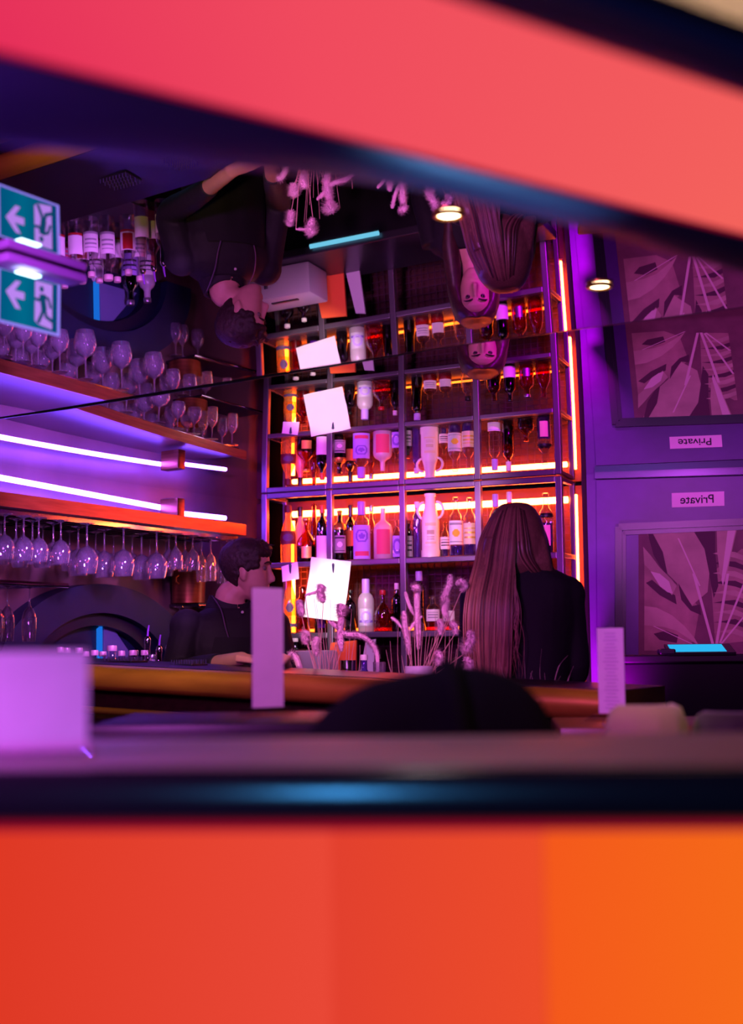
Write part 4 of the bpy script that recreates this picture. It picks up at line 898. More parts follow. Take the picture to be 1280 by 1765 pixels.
def torso_geo(mb, C, R, sw=1.0, infl=0.0, k0=0, n=28, fold=0.0):
    rs = []
    for z, w_, d_, yo in TORSO[k0:]:
        ring = []
        for i in range(n):
            a = 2 * PI * i / n; f = 1 + fold * noise.noise(Vector((math.cos(a) * 2, math.sin(a) * 2, z * 9)))
            ring.append(Vector(C) + R @ Vector(((w_ * sw + infl) * f * math.copysign(abs(math.cos(a)) ** .8, math.cos(a)), yo + (d_ * (.9 + .1 * sw) + infl) * f * math.sin(a), z)))
        rs.append(ring)
    mb.rings(rs)
def limb(mb, pts, rads, seg=14): mb.tube(smooth_path([Vector(p) for p in pts], 5), interp(rads, 5), seg)
def interp(r, k): 
    o = []
    for a, b in zip(r, r[1:]): o += [a + (b - a) * j / k for j in range(k)]
    return o + [r[-1]]
def hand_geo(mb, Wp, fwd, upv, s=1.0, left=False, curl=.5):
    f = fwd.normalized(); u = (upv - f * upv.dot(f)).normalized(); sd = f.cross(u) * (-1 if left else 1)
    P = lambda a, b, c: Wp + f * a * s + sd * b * s + u * c * s
    mb.rings([[P(a, b * w_, c * h_) for b, c in ((-1, -.6), (0, -1), (1, -.6), (1, .6), (0, 1), (-1, .6))] for a, w_, h_ in ((-.015, .026, .019), (.02, .034, .018), (.06, .041, .015), (.092, .042, .012))])
    for k, (b, l) in enumerate(((-.031, .066), (-.011, .078), (.010, .073), (.030, .056))):
        q = [P(.075, b, 0)]; ang = 0; pos = P(.088, b, 0); q.append(pos)
        for j, sg_ in enumerate((.45, .32, .25)):
            ang += curl * (.35 + .25 * j); pos = pos + (f * math.cos(ang) - u * math.sin(ang)) * l * sg_ * s; q.append(pos)
        mb.tube(q, [.0105 * s, .0102 * s, .0092 * s, .0082 * s, .0062 * s], 8)
    mb.tube([P(.012, -.022, -.004), P(.040, -.046, -.010), P(.066, -.056, -.018), P(.086, -.054, -.024)], [.0135 * s, .0125 * s, .0105 * s, .0075 * s], 8)
def legs_geo(mb, C, R, hipz, infl=0.0):
    for sx in (-1, 1):
        h = Vector(C) + R @ Vector((sx * .085, 0, hipz)); k = Vector((h.x, h.y, .50)) + R @ Vector((0, .015, 0)); a = Vector((h.x, h.y, .09)) + R @ Vector((0, -.01, 0))
        limb(mb, [h, h.lerp(k, .5), k, k.lerp(a, .45), a], [.085 + infl, .075 + infl, .055 + infl, .052 + infl, .038 + infl])
def shoes(C, R, parent, mtl):
    for sx in (-1, 1):
        h = Vector(C) + R @ Vector((sx * .085, .045, 0)); mb = MB(); rs = []
        for y, w_, hh in ((-.10, .03, .07), (-.06, .04, .095), (0, .042, .085), (.06, .046, .055), (.12, .044, .042), (.15, .025, .03)):
            rs.append([Vector((h.x, h.y, 0)) + R @ Vector((w_ * math.cos(2 * PI * i / 12), y, hh / 2 + .001 + hh / 2 * math.sin(2 * PI * i / 12))) for i in range(12)])
        mb.rings(rs).build('shoe', mtl, parent, smooth=True)
def eyes(C, R, parent, s=1.0):
    for sx in (-1, 1):
        c = Vector(C) + R @ Vector((sx * .031, .066, .018)) * s; e = MB().ball(c, .0115 * s, u=14, v=9)
        for i, f in enumerate(e.f):
            ctr_ = sum((e.v[k] for k in f), Vector()) / len(f)
            if ((ctr_ - c).normalized()).dot(R @ Vector((0, 1, 0))) > .80: e.m[i] = 1
        e.build('eye', [m_eye, m_iris], parent, smooth=True)
        b = [Vector(C) + R @ (Vector((sx * x, y, z)) * s) for x, y, z in ((.012, .091, .036), (.026, .091, .042), (.040, .082, .041), (.050, .070, .035))]
        MB().tube(b, [.003, .0042, .0038, .0018], 6).build('eyebrow', mat('dark_hair'), parent, smooth=True)
m_hair = mat('dark_hair', (44, 24, 22), .65, var=.3, vscale=60, bump=.5)
# ---- bartender
mc = at(426, 987, 5.62); Rh = rot(math.atan2(-1.0, .02), -.03)
man = thing('person', 'bartender in dark shirt and apron seen in profile behind the bar counter', 'person', (mc.x - .08, mc.y, 0))
tc_ = at(398, 1070, 5.62); Rt = rot(math.atan2(-.50, -.86), -.04)
bd = MB(); head_geo(bd, mc, Rh)
nk0 = mc + Rh @ Vector((0, -.030, -.055)); nk1 = tc_ + Rt @ Vector((0, -.015, .09)); nk2 = tc_ + Rt @ Vector((0, -.01, .0))
limb(bd, [nk0, nk0.lerp(nk1, .55), nk1, nk2], [.050, .054, .060, .07])
torso_geo(bd, tc_, Rt, .9)
sR = tc_ + Rt @ Vector((.185, 0, -.02)); sL = tc_ + Rt @ Vector((-.185, 0, -.02))
if sR.x > sL.x: sR, sL = sL, sR
topk = topz(430, .44)
hR = KP(418, .44, topk + .030); eR = at(306, 1160, 5.50)
limb(bd, [sR, sR.lerp(eR, .5), eR, eR.lerp(hR, .55), hR], [.050, .046, .038, .034, .024])
hL = KP(486, .45, topz(486, .45) + .03); eL = sL + Vector((.07, -.06, -.27))
limb(bd, [sL, sL.lerp(eL, .5), eL, eL.lerp(hL, .55), hL], [.050, .046, .038, .034, .024])
hand_geo(bd, hR, (Vector((.8, -.45, -.10))), Vector((0, 0, 1)), 1.0, False, .30)
hand_geo(bd, hL, (Vector((-.3, -.9, -.12))), Vector((0, 0, 1)), 1.0, True, .30)
legs_geo(bd, tc_, Rt, -.5)
merge(bd, 'body', m_skin, man, .0055, 3)
m_shirt = mat('dark_shirt', (25, 21, 27), .75, var=.15, bump=.15, vscale=30)
m_apron = mat('black_apron', (13, 10, 15), .8)
sh_ = MB(); torso_geo(sh_, tc_, Rt, .93, .016, 1, fold=.05)
cu = eR.lerp(hR, .66)
limb(sh_, [sR + Vector((.005, 0, -.004)), sR.lerp(eR, .5), eR, eR.lerp(cu, .55), cu], [.066, .064, .058, .048, .038]); cu2 = eL.lerp(hL, .70)
limb(sh_, [sL, sL.lerp(eL, .5), eL, eL.lerp(cu2, .55), cu2], [.066, .062, .055, .046, .038])
for q_ in (sR, sL): sh_.ball(q_ + Vector((0, 0, -.002)), (.071, .071, .069))
shirt_ = merge(sh_, 'shirt', m_shirt, man, .006, 8)
col_ = MB(); ring = []
for k in range(25):
    a = PI / 2 + .05 + (2 * PI - .10) * k / 24
    c_ = tc_ + Rt @ Vector((.072 * math.cos(a), -.012 + .070 * math.sin(a), .0))
    up_ = .10 - .035 * max(0, math.sin(a)); lo = .045 - .055 * max(0, math.sin(a)) ** 2; o_ = Rt @ Vector((math.cos(a), math.sin(a), 0))
    ring.append([c_ + Vector((0, 0, up_ - .03)), c_ + Vector((0, 0, up_)), c_ + o_ * .010 + Vector((0, 0, up_)), c_ + o_ * .028 + Vector((0, 0, lo))])
col_.rings(ring, closed=False, cap=False).build('collar', m_shirt, shirt_, smooth=True)
def apf(u, v):
    x = (u - .5) * 2; w_ = .12 + .07 * min(1, v * 2.2); z = -.06 - .72 * v; a = x * w_ / .17
    dd = .150 + .012 * math.sin(u * 20) * v; return tc_ + Rt @ Vector((.19 * math.sin(a), .012 + dd * math.cos(a) * (.98 if v < .6 else 1.0), z))
apr_ = MB().grid(apf, 20, 24).build('apron', m_apron, man, smooth=True, ang=180)
for sx in (-1, 1):
    st = [tc_ + Rt @ Vector((sx * x, y, z)) for x, y, z in ((.072, .138, -.062), (.082, .128, -.02), (.085, .100, .035), (.082, .05, .068), (.072, -.02, .092))]
    MB().tube(smooth_path(st, 4), .010, 6, flat=.25).build('apron_strap', mat('lilac_strap', (150, 120, 170), .7), apr_, smooth=True)
MB().ball(tc_ + Rt @ Vector((0, .105, .035)), .006).build('shirt_button', c_white, shirt_, smooth=True)
tr_ = MB(); legs_geo(tr_, tc_, Rt, -.48, .014); torso_geo(tr_, tc_, Rt, .93, .014, 7)
merge(tr_, 'trousers', m_blackpaint, man, .009, 3); shoes(tc_, Rt, man, c_black); eyes(mc, Rh, man)
hm = MB(); random.seed(3)
for z, yf, yb, w_ in []: pass
def hair_ok(p):                                    # p in head space: where hair grows
    x, y, z = p
    if z > .085: return y < .085
    if z > .066: return y < .074
    if z > .02: return y < .040
    if z > -.02: return y < .012 if abs(x) < .06 or z > .01 else y < -.028
    return y < -.040 and z > -.078
T_ = lambda p: mc + Rh @ Vector(p)
for _ in range(1700):
    k = random.randrange(len(HEAD) - 1); f = random.random(); A_, B_ = HEAD[k], HEAD[k + 1]
    z, yf, yb, w_ = (A_[i] + (B_[i] - A_[i]) * f for i in range(4)); a = random.random() * 2 * PI
    p = Vector((w_ * math.cos(a), (yf + yb) / 2 + (yf - yb) / 2 * math.sin(a), z))
    if not hair_ok(p): continue
    nrm = Vector((math.cos(a) * 1.0, math.sin(a) * .9, max(-.2, z * 9))).normalized(); th = .003 + max(0, z) * .14 + (.010 if p.y > .03 else 0)
    if p.z < -.03: th = .002
    hm.ball(T_(p + nrm * th * .5), (.015, .015, .011 + th * .35), Rh @ nrm.to_track_quat('Z', 'Y').to_matrix(), 8, 6)
hair_ = merge(hm, 'hair', m_hair, man, .0045, 4)
tuft = MB()
for _ in range(70):
    a = random.uniform(-.9, .9); p = Vector((.055 * math.sin(a) + random.uniform(-.01, .01), random.uniform(-.06, .085), 0)); p.z = .118 - 6 * p.x * p.x - max(0, p.y - .05) * .5
    q = p + Vector((random.uniform(-.012, .012), random.uniform(.006, .024), random.uniform(.006, .02)))
    tuft.tube([T_(p), T_(p.lerp(q, .6) + Vector((0, 0, .004))), T_(q)], [.0045, .0032, .0008], 5)
tuft.build('hair_tuft', m_hair, hair_, smooth=True)
# ---- woman with long blonde hair, back turned
wcn = at(888, 930, 4.86); Rw = rot(.12, -.03)
wt = at(899, 1006, 4.86); Rwt = rot(-.06)
wom = thing('person', 'woman with long blonde hair and black jacket standing back turned behind the bar', 'person', (wt.x, wt.y, 0))
wb_ = MB(); head_geo(wb_, wcn, Rw, 1.0)
limb(wb_, [wcn + Rw @ Vector((0, -.03, -.06)), wt + Vector((0, -.01, .08)), wt + Vector((0, 0, .0))], [.048, .05, .065])
torso_geo(wb_, wt, Rwt, .84)
arms = []
for sx in (-1, 1):
    s_ = wt + Rwt @ Vector((sx * .150, 0, -.022)); e_ = wt + Rwt @ Vector((sx * .172, .03, -.30)); h_ = wt + Rwt @ Vector((sx * .12, .22, -.36))
    limb(wb_, [s_, s_.lerp(e_, .5), e_, e_.lerp(h_, .55), h_], [.043, .04, .033, .03, .021]); arms.append((s_, e_, h_))
    hand_geo(wb_, h_, Rwt @ Vector((-sx * .3, .9, -.1)), Vector((0, 0, 1)), .9, sx < 0, .6)
legs_geo(wb_, wt, Rwt, -.5); merge(wb_, 'body', m_skin, wom, .0055, 3)
m_jkt = mat('black_jacket', (15, 12, 17), .8, bump=.1, vscale=40)
jk = MB(); torso_geo(jk, wt + Vector((0, 0, .006)), Rwt, .90, .020, 1, fold=.03)
jk.rings([[wt + Rwt @ Vector((w_ * math.cos(2 * PI * i / 24), -.012 + d_ * math.sin(2 * PI * i / 24), z)) for i in range(24)] for z, w_, d_ in ((.115, .050, .055), (.085, .064, .064), (.058, .092, .072), (.034, .135, .08), (-.02, .17, .09))])
for s_, e_, h_ in arms: limb(jk, [s_ + Vector((0, 0, -.016)), s_.lerp(e_, .5), e_, e_.lerp(h_, .9)], [.062, .058, .052, .042])
for s_, e_, h_ in arms: jk.ball(s_ + Vector((0, 0, -.018)), (.068, .066, .066))
merge(jk, 'jacket', m_jkt, wom, .006, 16)
tr_ = MB(); legs_geo(tr_, wt, Rwt, -.48, .014); torso_geo(tr_, wt, Rwt, .9, .012, 7); merge(tr_, 'trousers', m_blackpaint, wom, .009, 3); shoes(wt, Rwt, wom, c_black)
eyes(wcn, Rw, wom)
m_blond = mat('blonde_hair', (140, 92, 78), .36, var=.28, vscale=26, stretch=(14, 14, .6))
hw = MB()
def HX(x, y, dy): return at(x, y, wcn.y + dy)
# each lock: image outline (left,right) by row plus how far it sits behind the head centre
def lock_shell(rows, dy, thick, mb, n=22):
    rs = []
    for y, xl, xr, dd in rows:
        c = HX((xl + xr) / 2, y, dy + dd); hwid = (xr - xl) / 2 * (wcn.y) / FPX; ring = []
        for i in range(n):
            a = 2 * PI * i / n; w_ = 1 + .05 * math.sin(a * 7 + y * .02)
            ring.append(c + Vector((hwid * math.cos(a) * w_, thick * min(1, (hwid / .03)) * math.sin(a) * w_, 0)))
        rs.append(ring)
    mb.rings(rs)
cap_rows = [(866, 884, 896, .0), (869, 864, 912, .0), (878, 852, 922, -.005), (892, 842, 931, -.008), (912, 835, 938, -.010), (935, 831, 943, -.012), (955, 828, 944, -.014), (975, 828, 940, -.014), (992, 834, 925, -.010), (1004, 846, 900, -.005)]
rs = []
for y, xl, xr, dd in cap_rows:
    c = HX((xl + xr) / 2, y, dd); hwid = (xr - xl) / 2 * wcn.y / FPX; dep = min(.112, hwid * 1.0)
    rs.append([c + Vector((hwid * math.cos(2 * PI * i / 30), dep * math.sin(2 * PI * i / 30), 0)) for i in range(30)])
hw.rings(rs)
lock_shell([(925, 836, 890, -.03), (955, 829, 888, -.04), (985, 821, 884, -.065), (1015, 813, 878, -.08), (1050, 807, 875, -.088), (1090, 808, 874, -.088), (1130, 812, 873, -.083), (1160, 820, 871, -.078), (1185, 832, 868, -.072), (1200, 844, 860, -.07)], -.055, .026, hw)
lock_shell([(925, 890, 940, -.02), (950, 892, 946, -.03), (970, 902, 950, -.04), (985, 920, 953, -.02), (998, 936, 957, .03), (1008, 945, 960, .08)], -.045, .024, hw)
ho = merge(hw, 'hair', m_blond, wom, .0055, 4)
m_blond2 = mat('blonde_hair_light', (170, 116, 96), .34, var=.15, vscale=20); m_blond3 = mat('blonde_hair_dark', (88, 52, 48), .4, var=.15, vscale=20)  # lighter and darker strand colours, mixed at random
random.seed(11); HS = [MB(), MB(), MB()]
def strand(pts, r0, which):
    P = smooth_path([HX(*p) for p in pts], 5); n_ = len(P)
    HS[which].tube(P, [r0 * min(1, .35 + 5 * i / n_) * (1 - .75 * (i / (n_ - 1)) ** 2.5) for i in range(n_)], 5, flat=.7)
N1 = 230
for k in range(N1):
    g = (k + random.random()) / N1; j = random.uniform(-5, 5); o = random.uniform(-.004, .006)
    e = (1 - g) ** 2; xt = 868 + 24 * g                   # from the parting, round the crown, down the back
    x0 = 851 + 38 * g; x1 = 829 + 58 * g; x2 = 818 + 66 * g; x3 = 805 + 74 * g; x4 = 803 + 74 * g; x5 = 814 + 58 * g
    b = lambda c, k_: -c + k_ * e - o - .006
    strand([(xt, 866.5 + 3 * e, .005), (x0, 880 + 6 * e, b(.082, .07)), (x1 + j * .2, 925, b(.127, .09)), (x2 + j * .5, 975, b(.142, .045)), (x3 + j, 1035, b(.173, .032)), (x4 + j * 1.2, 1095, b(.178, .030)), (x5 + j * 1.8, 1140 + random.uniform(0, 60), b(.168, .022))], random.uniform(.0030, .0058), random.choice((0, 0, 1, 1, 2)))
N2 = 120
for k in range(N2):
    g = (k + random.random()) / N2; j = random.uniform(-3, 3); o = random.uniform(-.004, .006); e = g ** 2
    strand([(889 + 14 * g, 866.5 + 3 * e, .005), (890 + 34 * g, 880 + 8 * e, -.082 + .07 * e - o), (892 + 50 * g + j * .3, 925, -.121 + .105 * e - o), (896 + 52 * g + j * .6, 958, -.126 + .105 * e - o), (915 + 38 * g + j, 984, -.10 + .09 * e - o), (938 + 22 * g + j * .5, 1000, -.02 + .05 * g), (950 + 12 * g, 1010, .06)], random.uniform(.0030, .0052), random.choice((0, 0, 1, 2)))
for k in range(22):
    x0 = random.uniform(866, 886); strand([(x0, 950, -.135), (x0 + 4, 1000, -.158), (x0 + random.uniform(0, 16), 1050, -.172), (x0 + random.uniform(-6, 24), 1100, -.17), (x0 + random.uniform(-8, 26), 1130 + random.uniform(0, 50), -.165)], .0022, random.choice((0, 1)))
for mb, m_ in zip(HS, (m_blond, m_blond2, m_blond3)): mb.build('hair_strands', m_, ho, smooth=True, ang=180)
# ---- second woman facing the camera, hidden behind the first, seen in the mirrored ceiling
fc = Vector((.485, 6.02, EYE + .175)); Rf = rot(PI - .05, -.05); ft = Vector((.485, 6.05, EYE - .06))
fw = thing('person', 'dark haired woman facing the camera, visible upside down in the mirrored ceiling', 'person', (ft.x, ft.y, 0))
fb = MB(); head_geo(fb, fc, Rf, .98); limb(fb, [fc + Rf @ Vector((0, -.03, -.06)), ft + Vector((0, 0, .08)), ft], [.045, .048, .06]); torso_geo(fb, ft, Rf, .84)
arms = []
for sx in (-1, 1):
    s_ = ft + Rf @ Vector((sx * .16, 0, -.02)); e_ = ft + Rf @ Vector((sx * .20, .0, -.28)); h_ = ft + Rf @ Vector((sx * .10, .15, -.33))
    limb(fb, [s_, s_.lerp(e_, .5), e_, e_.lerp(h_, .55), h_], [.043, .04, .033, .03, .021]); arms.append((s_, e_, h_)); hand_geo(fb, h_, Rf @ Vector((-sx * .7, .6, 0)), Vector((0, 0, 1)), .9, sx < 0, .6)
legs_geo(fb, ft, Rf, -.5); merge(fb, 'body', m_skin, fw, .0055, 3)
jk = MB(); torso_geo(jk, ft, Rf, .87, .016, 2, fold=.03)
for s_, e_, h_ in arms: limb(jk, [s_, s_.lerp(e_, .5), e_, e_.lerp(h_, .8)], [.056, .054, .048, .038])
merge(jk, 'blouse', m_jkt, fw, .006, 3)
tr_ = MB(); legs_geo(tr_, ft, Rf, -.48, .014); torso_geo(tr_, ft, Rf, .88, .012, 7); merge(tr_, 'trousers', m_blackpaint, fw, .009, 3); shoes(ft, Rf, fw, c_black); eyes(fc, Rf, fw)
fh = MB()
for sx in (-1, 1):
    rr_ = []
    for z, xo, yo, rx_, ry_ in ((.112, .022, .0, .045, .08), (.08, .045, -.01, .045, .085), (.03, .072, -.012, .032, .07), (-.04, .085, .0, .032, .05), (-.12, .088, .02, .036, .045), (-.22, .095, .05, .036, .036), (-.32, .09, .075, .03, .03), (-.38, .085, .08, .015, .016)):
        rr_.append([fc + Rf @ Vector((sx * xo + rx_ * (1 + .08 * math.sin(5 * i + z * 60)) * math.cos(2 * PI * i / 18), yo + ry_ * math.sin(2 * PI * i / 18), z)) for i in range(18)])
    fh.rings(rr_)
fh.rings([[fc + Rf @ Vector((.082 * w_ * math.cos(2 * PI * i / 20), -.02 + yy * math.sin(2 * PI * i / 20), z)) for i in range(20)] for z, w_, yy in ((.122, .4, .04), (.112, .75, .075), (.085, 1, .088), (.06, 1, .070))])
fh.rings([[fc + Rf @ Vector((.085 * math.cos(2 * PI * i / 20), -.065 + .045 * math.sin(2 * PI * i / 20), z)) for i in range(20)] for z in (.06, -.1, -.2, -.3)])
merge(fh, 'hair', mat('brown_hair', (70, 40, 38), .45, var=.35, vscale=30), fw, .006, 2)
# ================================================================== menus, tables, chairs, coat, host desk
m_card = mat('menu_card_paper', (238, 208, 236), .75, var=.04, vscale=18)
def menu(label, corners, d0, d1, lines, stand, thick=.004, base_w=None, cat='menu holder', base=None, bh=.018, cw=.95):
    """corners: tl,tr,br,bl in image; d0,d1 distance of left and right edge"""
    tl, tr, br, bl = (at(x, y, d) for (x, y), d in zip(corners, (d0, d1, d1, d0)))
    zb_ = (bl.z + br.z) / 2 if base is None else base; ztp = (tl.z + tr.z) / 2
    L_ = Vector((bl.x, bl.y, 0)); R_ = Vector((br.x, br.y, 0)); e = (R_ - L_).normalized(); nn_ = Vector((e.y, -e.x, 0))
    mid = (L_ + R_) / 2; t = thing('menu_holder', label, cat, Vector((mid.x, mid.y, zb_)), 'acrylic menu holders')
    W = (R_ - L_).length; RZ = math.atan2(e.y, e.x); H = ztp - zb_
    MB().bbox(mid + Vector((0, 0, zb_ + .010 + (H - .010) / 2)) - nn_ * .004, (W, thick, H - .010), .001, RZ).build('acrylic_panel', m_acryl, t)
    y0, y1 = stand
    mb = MB().box(mid + Vector((0, 0, zb_ + H * (y0 + y1) / 2)) - nn_ * .0005, (W * cw, .0008, H * (y1 - y0)), RZ)
    cardo = mb.build('card', m_card, t)
    mk = MB()
    for k in range(lines):
        v = 1 - (k + 1.5) / (lines + 2); wdt = W * (.28 + .3 * ((k * 37 % 11) / 11)) if k else W * .4
        mk.box(mid + Vector((0, 0, zb_ + H * (y0 + (y1 - y0) * v))) + nn_ * .0003, (wdt, .0006, H * .0045), RZ)
    if lines: mk.build('printed_lines', mat('faint_print', (150, 110, 160), .8), cardo)
    bw = base_w or W * 1.5; prof_ = []
    mb = MB(); b0 = mid + Vector((0, 0, zb_))
    q = [(-bw / 2, 0), (bw / 2, 0), (bw / 2 - .004, .003), (W * .5, bh), (-W * .5, bh), (-bw / 2 + .004, .003)]
    mb.prism([b0 + e * x + nn_ * .035 + Vector((0, 0, z)) for x, z in q], nn_ * -.07)
    mb.build('base', m_acryl, t); return t
# near menu on the illuminated bar
menu('large blurred lilac menu card standing on the glowing bar at the left edge', [(-80, 1092), (148, 1096), (150, 1308), (-80, 1312)], 1.40, 1.41, 0, (.03, .86), base=zt + .001, base_w=.14, bh=.004, cw=.999)
# two high tables beyond it
def high_table(label, c0, c1, depth, z, mtl):
    e = (c1 - c0); e.z = 0; Lg = e.length; e.normalize(); n_ = Vector((-e.y, e.x, 0)); m_ = (c0 + c1) / 2 + n_ * depth / 2
    t = thing('high_table', label, 'table', Vector((m_.x, m_.y, 0)), 'high tables in front of the bar'); RZ = math.atan2(e.y, e.x)
    MB().bbox(Vector((m_.x, m_.y, z - .02)), (Lg, depth, .04), .006, RZ).build('tabletop', mtl, t, smooth=True)
    MB().tube([Vector((m_.x, m_.y, .02)), Vector((m_.x, m_.y, z - .041))], .035, 16).build('column', m_blackpaint, t, smooth=True)
    MB().lathe([(.22, 0), (.22, .012), (.05, .03)], Vector((m_.x, m_.y, 0)), 28).build('foot', m_blackpaint, t, smooth=True); return t
zl1 = at(460, 1234, 3.02).z
c0 = at(150, 1262, 2.72); c1 = at(560, 1262, 2.72)
high_table('dark glossy high table under the middle menu holder', c0, c1, .52, zl1, mat('matt_dark_top', (20, 14, 18), .45))
menu('narrow lilac menu in an acrylic stand on the dark high table', [(433, 1014), (487, 1009), (490, 1229), (434, 1229)], 3.0, 3.06, 0, (.06, .99), base=zl1 + .001, base_w=.112)
zl2 = at(1050, 1240, 3.7).z
c0 = at(965, 1270, 3.35); c1 = at(1420, 1270, 3.3)
high_table('reddish wooden high table at the right under the small menu holder', c0, c1, .50, zl2, mat('red_brown_wood', (110, 62, 40), .35, var=.3, vscale=6, stretch=(1, 10, 10)))
menu('small crisp lilac menu in an acrylic stand beside the beige stool', [(1027, 1082), (1075, 1078), (1079, 1240), (1031, 1240)], 3.62, 3.58, 22, (.08, .985), base=zl2 + .001, base_w=.125)
# bar stools
def stool(label, c, yaw, topz_, w_, m_seat, ph=0.0):
    t = thing('bar_stool', label, 'bar stool', Vector((c.x, c.y, 0)), 'upholstered bar stools'); R = Matrix.Rotation(yaw, 3, 'Z'); C = Vector((c.x, c.y, 0))
    sz_ = .80
    MB().lathe([(w_ * .9, -.06), (w_ * 1.0, -.045), (w_ * 1.03, 0), (w_ * .95, .03), (w_ * .5, .045), (.005, .048)], C + Vector((0, 0, sz_)), 28).build('seat', m_seat, t, smooth=True)
    mb = MB(); rs = []
    for k in range(25):
        a = -PI / 2 - 1.5 + 3.0 * k / 24; sc_ = .5 + .5 * math.cos((k / 24 - .5) * PI); hh = (topz_ - sz_ - .02) * (.72 + .28 * min(1, sc_ * 1.9)); bulge = .012 * abs(math.sin(k * PI / 4))
        ring = []
        for (dr, z) in ((0.0, 0), (.0, .5), (.0, .9), (.008, .98), (.022, 1.0), (.036, .98), (.046, .9), (.048 + bulge, .5), (.046, 0)):
            rr = w_ * (.98 + .10 * z) - .02 + dr; ring.append(C + R @ Vector((rr * math.cos(a), rr * math.sin(a), sz_ + .0 + hh * z)))
        rs.append(ring)
    mb.rings(rs).build('backrest', m_seat, t, smooth=True, ang=70)
    for sx in (-1, 1):
        for sy in (-1, 1):
            MB().tube([C + R @ Vector((sx * w_ * .6, sy * w_ * .6, sz_ - .055)), C + R @ Vector((sx * w_ * .92, sy * w_ * .92, .002))], [.014, .009], 10).build('leg', m_blackpaint, t, smooth=True)
    pts = [C + R @ Vector((w_ * .80 * 1.25 * math.cos(k * PI / 12), w_ * .80 * 1.25 * math.sin(k * PI / 12), .28)) for k in range(25)]
    MB().tube(pts, .008, 8).build('footrest', m_brass, t, smooth=True); return t
m_beige = mat('beige_velvet', (150, 122, 104), .85, bump=.15, vscale=60, sheen=.3); m_dgrey = mat('charcoal_velvet', (44, 36, 40), .85, sheen=.3)
c = at(1104, 1240, 2.66); stool('beige velvet bar stool with curved back in front of the small menu', c, .45, at(1105, 1196, 2.60).z, .054, m_beige)
c = at(1270, 1240, 2.70); stool('dark velvet bar stool cut off at the right edge', c, -.1, at(1262, 1209, 2.62).z, .056, m_dgrey)
# stool with dark coat
cc_ = at(752, 1200, 1.92); ct = at(752, 1150, 1.92).z
stool('stool hidden under the dark coat in the middle foreground', Vector((cc_.x, cc_.y + .02, 0)), PI, ct - .035, .125, m_dgrey)
coat = thing('coat', 'dark navy coat draped over a stool back in the middle foreground', 'coat', Vector((cc_.x, cc_.y, ct - .5)))
prof_px = [(505, 1300), (525, 1268), (560, 1228), (600, 1196), (640, 1177), (700, 1164), (745, 1155), (790, 1149), (830, 1151), (870, 1161), (905, 1178), (935, 1210), (955, 1245), (972, 1285), (985, 1300)]
def coatf(u, v):
    f = u * (len(prof_px) - 1); i = min(int(f), len(prof_px) - 2); fr = f - i; fr = fr
    x = prof_px[i][0] + (prof_px[i + 1][0] - prof_px[i][0]) * fr; y = prof_px[i][1] + (prof_px[i + 1][1] - prof_px[i][1]) * fr
    r_ = at(x, y, cc_.y - .0); s_ = (v - .5) * 2; drop = abs(s_) ** 1.6 * .46; side = s_ * (.13 + .03 * math.sin(u * 9))
    fold = .018 * math.sin(u * 17 + abs(s_) * 3) * abs(s_) + .010 * noise.noise(Vector((u * 7, v * 5, 2)))
    return Vector((r_.x + (u - .5) * .04 * abs(s_), cc_.y + .02 + side * (1 if abs(s_) < .6 else 1) + fold, max(.55, r_.z - drop)))
mb = MB().grid(coatf, 48, 40)
oc = mb.build('shell', mat('navy_wool', (6, 6, 15), .95, var=.15, vscale=20, spec=.2), coat, smooth=True, ang=180)
sd_ = oc.modifiers.new('th', 'SOLIDIFY'); sd_.thickness = .012; sd_.offset = -1
lap = MB(); a_ = [coatf(.47 + .06 * k / 8, .5 - .32 * k / 8) + Vector((0, -.012, .006)) for k in range(9)]; lap.tube(a_, .014, 8, flat=.5); lap.build('lapel_fold', mat('navy_wool'), coat, smooth=True)
# host desk with tablet
h0 = at(1036, 1130, 5.45); h1 = at(1460, 1130, 5.36)
hd = thing('host_desk', 'black host desk in front of the violet door', 'desk', Vector(((h0.x + h1.x) / 2, 5.5, 0))); zt2 = at(1160, 1129, 5.4).z
e = Vector((h1.x - h0.x, h1.y - h0.y, 0)).normalized(); n_ = Vector((-e.y, e.x, 0)); RZ = math.atan2(e.y, e.x); Lg = (h1 - h0).length
m_ = Vector(((h0.x + h1.x) / 2, (h0.y + h1.y) / 2, 0)) + n_ * .2
MB().bbox(m_ + Vector((.03, 0, zt2 - .015)), (Lg + .03, .44, .03), .006, RZ).build('desk_top', m_blackpaint, hd)
MB().bbox(m_ + Vector((.03, 0, (zt2 - .03) / 2)), (Lg - .02, .40, zt2 - .031), .006, RZ).build('cabinet', mat('black_panel', (3, 3, 4), .6, spec=.15), hd)
tb0 = at(1205, 1122, 5.47); tb = thing('tablet', 'tablet with glowing cyan screen lying tilted on the black host desk', 'tablet', Vector((tb0.x, tb0.y, zt2)))
Rtb = Matrix.Rotation(RZ, 3, 'Z') @ Matrix.Rotation(math.radians(11), 3, 'X')
tcn = Vector((tb0.x, tb0.y, zt2 + .020))
MB().box(tcn, (.25, .17, .010), R=Rtb).build('casing', c_black, tb)
MB().box(tcn + Rtb @ Vector((-.01, 0, .0058)), (.205, .14, .0012), R=Rtb).build('display', lamp('cyan_display', (40, 170, 225), 1.2), tb)
MB().bbox(tcn + Vector((0, .03, -.012)), (.20, .08, .016), .003, RZ).build('stand', c_black, tb)
mo_ = thing('card_reader', 'small black card reader left of the tablet on the host desk', 'card reader', Vector((at(1150, 1125, 5.45).x, 5.45, zt2)))
MB().bbox(Vector((at(1148, 1125, 5.45).x, 5.45, zt2 + .012)), (.06, .11, .022), .006, RZ).build('body', c_black, mo_)
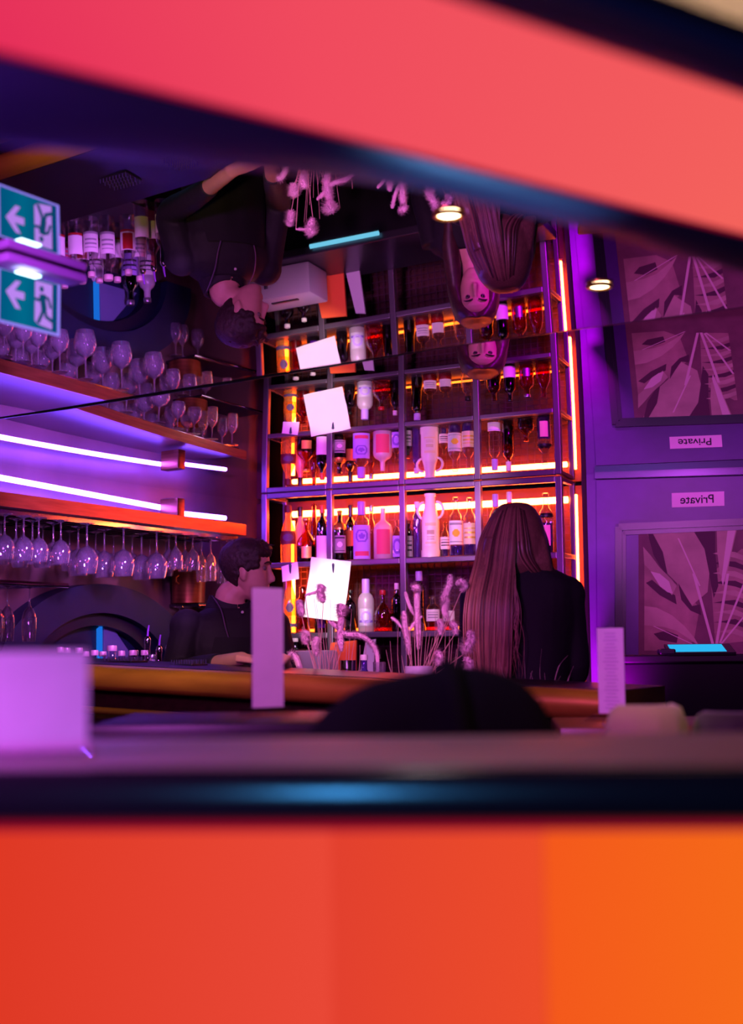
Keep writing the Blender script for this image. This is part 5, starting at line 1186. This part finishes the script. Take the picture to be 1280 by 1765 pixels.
MB().box(Vector((at(1148, 1125, 5.45).x, 5.47, zt2 + .0235)), (.04, .03, .001), RZ).build('display', mat('reader_glass', (30, 40, 50), .1), mo_)
# ================================================================== light
lightobj('violet_room_light', 'AREA', (-1.1, 0.6, 2.12), (0.2, 4.4, 1.15), (226, 96, 255), 100, .5)
lightobj('magenta_floor_wash', 'SPOT', (.84, 5.30, 1.05), (1.14, 6.25, 1.50), (220, 0, 255), 80, .05, 100, .9)
lightobj('violet_door_light', 'SPOT', (.9, 3.6, 2.08), (1.45, 6.2, 1.65), (246, 104, 255), 92, .06, 46, .9)
lightobj('shelf_spot', 'SPOT', SH(560, -1.3, .70), SH(566, 0, .22), (255, 238, 214), 170, .04, 20, .9)
lightobj('bottle_fill', 'SPOT', (-.15, 5.45, 2.0), SH(640, 0, .42), (240, 150, 255), 46, .06, 74, .8)  # pink-violet fill added to brighten the bottles from the front
lightobj('bottle_fill', 'SPOT', (.40, 5.75, 2.0), SH(800, 0, .5), (255, 206, 196), 13, .05, 60, .8)  # weaker warm fill, added for the bottles further right
lightobj('rail_fill', 'SPOT', (-.75, 4.9, 1.92), SH(560, 0, .70), (230, 30, 255), 130, .04, 40, .9)  # added fill that turns the left part of the top rail magenta
lightobj('glass_rack_fill', 'SPOT', (-.35, 4.6, 2.02), CN(150, 0, EYE + .46), (200, 110, 255), 270, .12, 50, .7)  # violet fill put in to make the hanging glasses brighter
lightobj('plant_fill', 'SPOT', (-.6, 2.9, 2.08), (-.05, 4.75, 1.32), (255, 150, 240), 180, .05, 27, .9)  # added fill lifting the dried grasses to pinkish lilac
lightobj('bartender_fill', 'SPOT', (-.2, 3.4, 2.08), mc, (240, 130, 220), 36, .05, 20, .8)  # fill put in to brighten the bartender's face
lightobj('golden_bar_light', 'SPOT', (-.9, 3.5, 2.05), (-.75, 4.6, 1.2), (255, 208, 122), 46, .05, 44, .9)
lightobj('exit_box_fill', 'SPOT', (.2, 1.6, 1.95), eA + Vector((.1, .1, .04)), (206, 66, 255), 40, .05, 16, .6)  # violet fill added because the exit lamp box stayed dark
lightobj('bucket_fill', 'SPOT', cbp + Vector((.5, -.45, .30)), cbp + Vector((0, 0, .08)), (255, 120, 30), 14, .03, 30, .8)  # orange fill added to light the copper bucket, no fitting there
lightobj('plaster_fill', 'SPOT', (1.15, .5, 1.45), (.62, 2.15, 2.215), (255, 224, 190), 520, .04, 20, .6)  # strong narrow fill added just to brighten the plaster corner
lightobj('stool_fill', 'SPOT', (.75, 1.7, 2.1), (.5, 2.66, 1.15), (255, 214, 180), 26, .04, 13, .8)  # small warm fill added for the beige stool
lightobj('blue_arch_light', 'SPOT', AC + wn * .5 + Vector((0, 0, -.12)), AC + Vector((0, 0, .03)), (10, 90, 255), 14, .012, 120, .6)
lightobj('table_fill', 'SPOT', (.05, 2.1, 2.16), (.05, 1.46, 1.15), (255, 236, 236), 7, .05, 75, .9)  # neutral fill added to grey the violet-lit bar top
lightobj('violet_sheen_fill', 'SPOT', (-.55, 1.80, 1.02), (-.25, 1.18, 1.72), (110, 40, 255), 5, .03, 90, .9)  # unseen uplight added for a violet sheen on the light band frame
lightobj('blue_highlight_fill', 'SPOT', (.25, 1.80, 1.02), (.13, 1.43, 1.72), (110, 180, 255), 26, .03, 26, .9)  # unseen uplight added to make the blue highlight on that frame
lightobj('blue_edge_fill', 'AREA', (-.46, -1.2, .99), (-.03, 1.25, 1.13), (70, 170, 255), 15, .16, sizey=.16)  # area light added behind the camera for the bar edge's blue highlight; no screen
for o in bpy.data.objects:
    if '_o' in o: del o['_o']
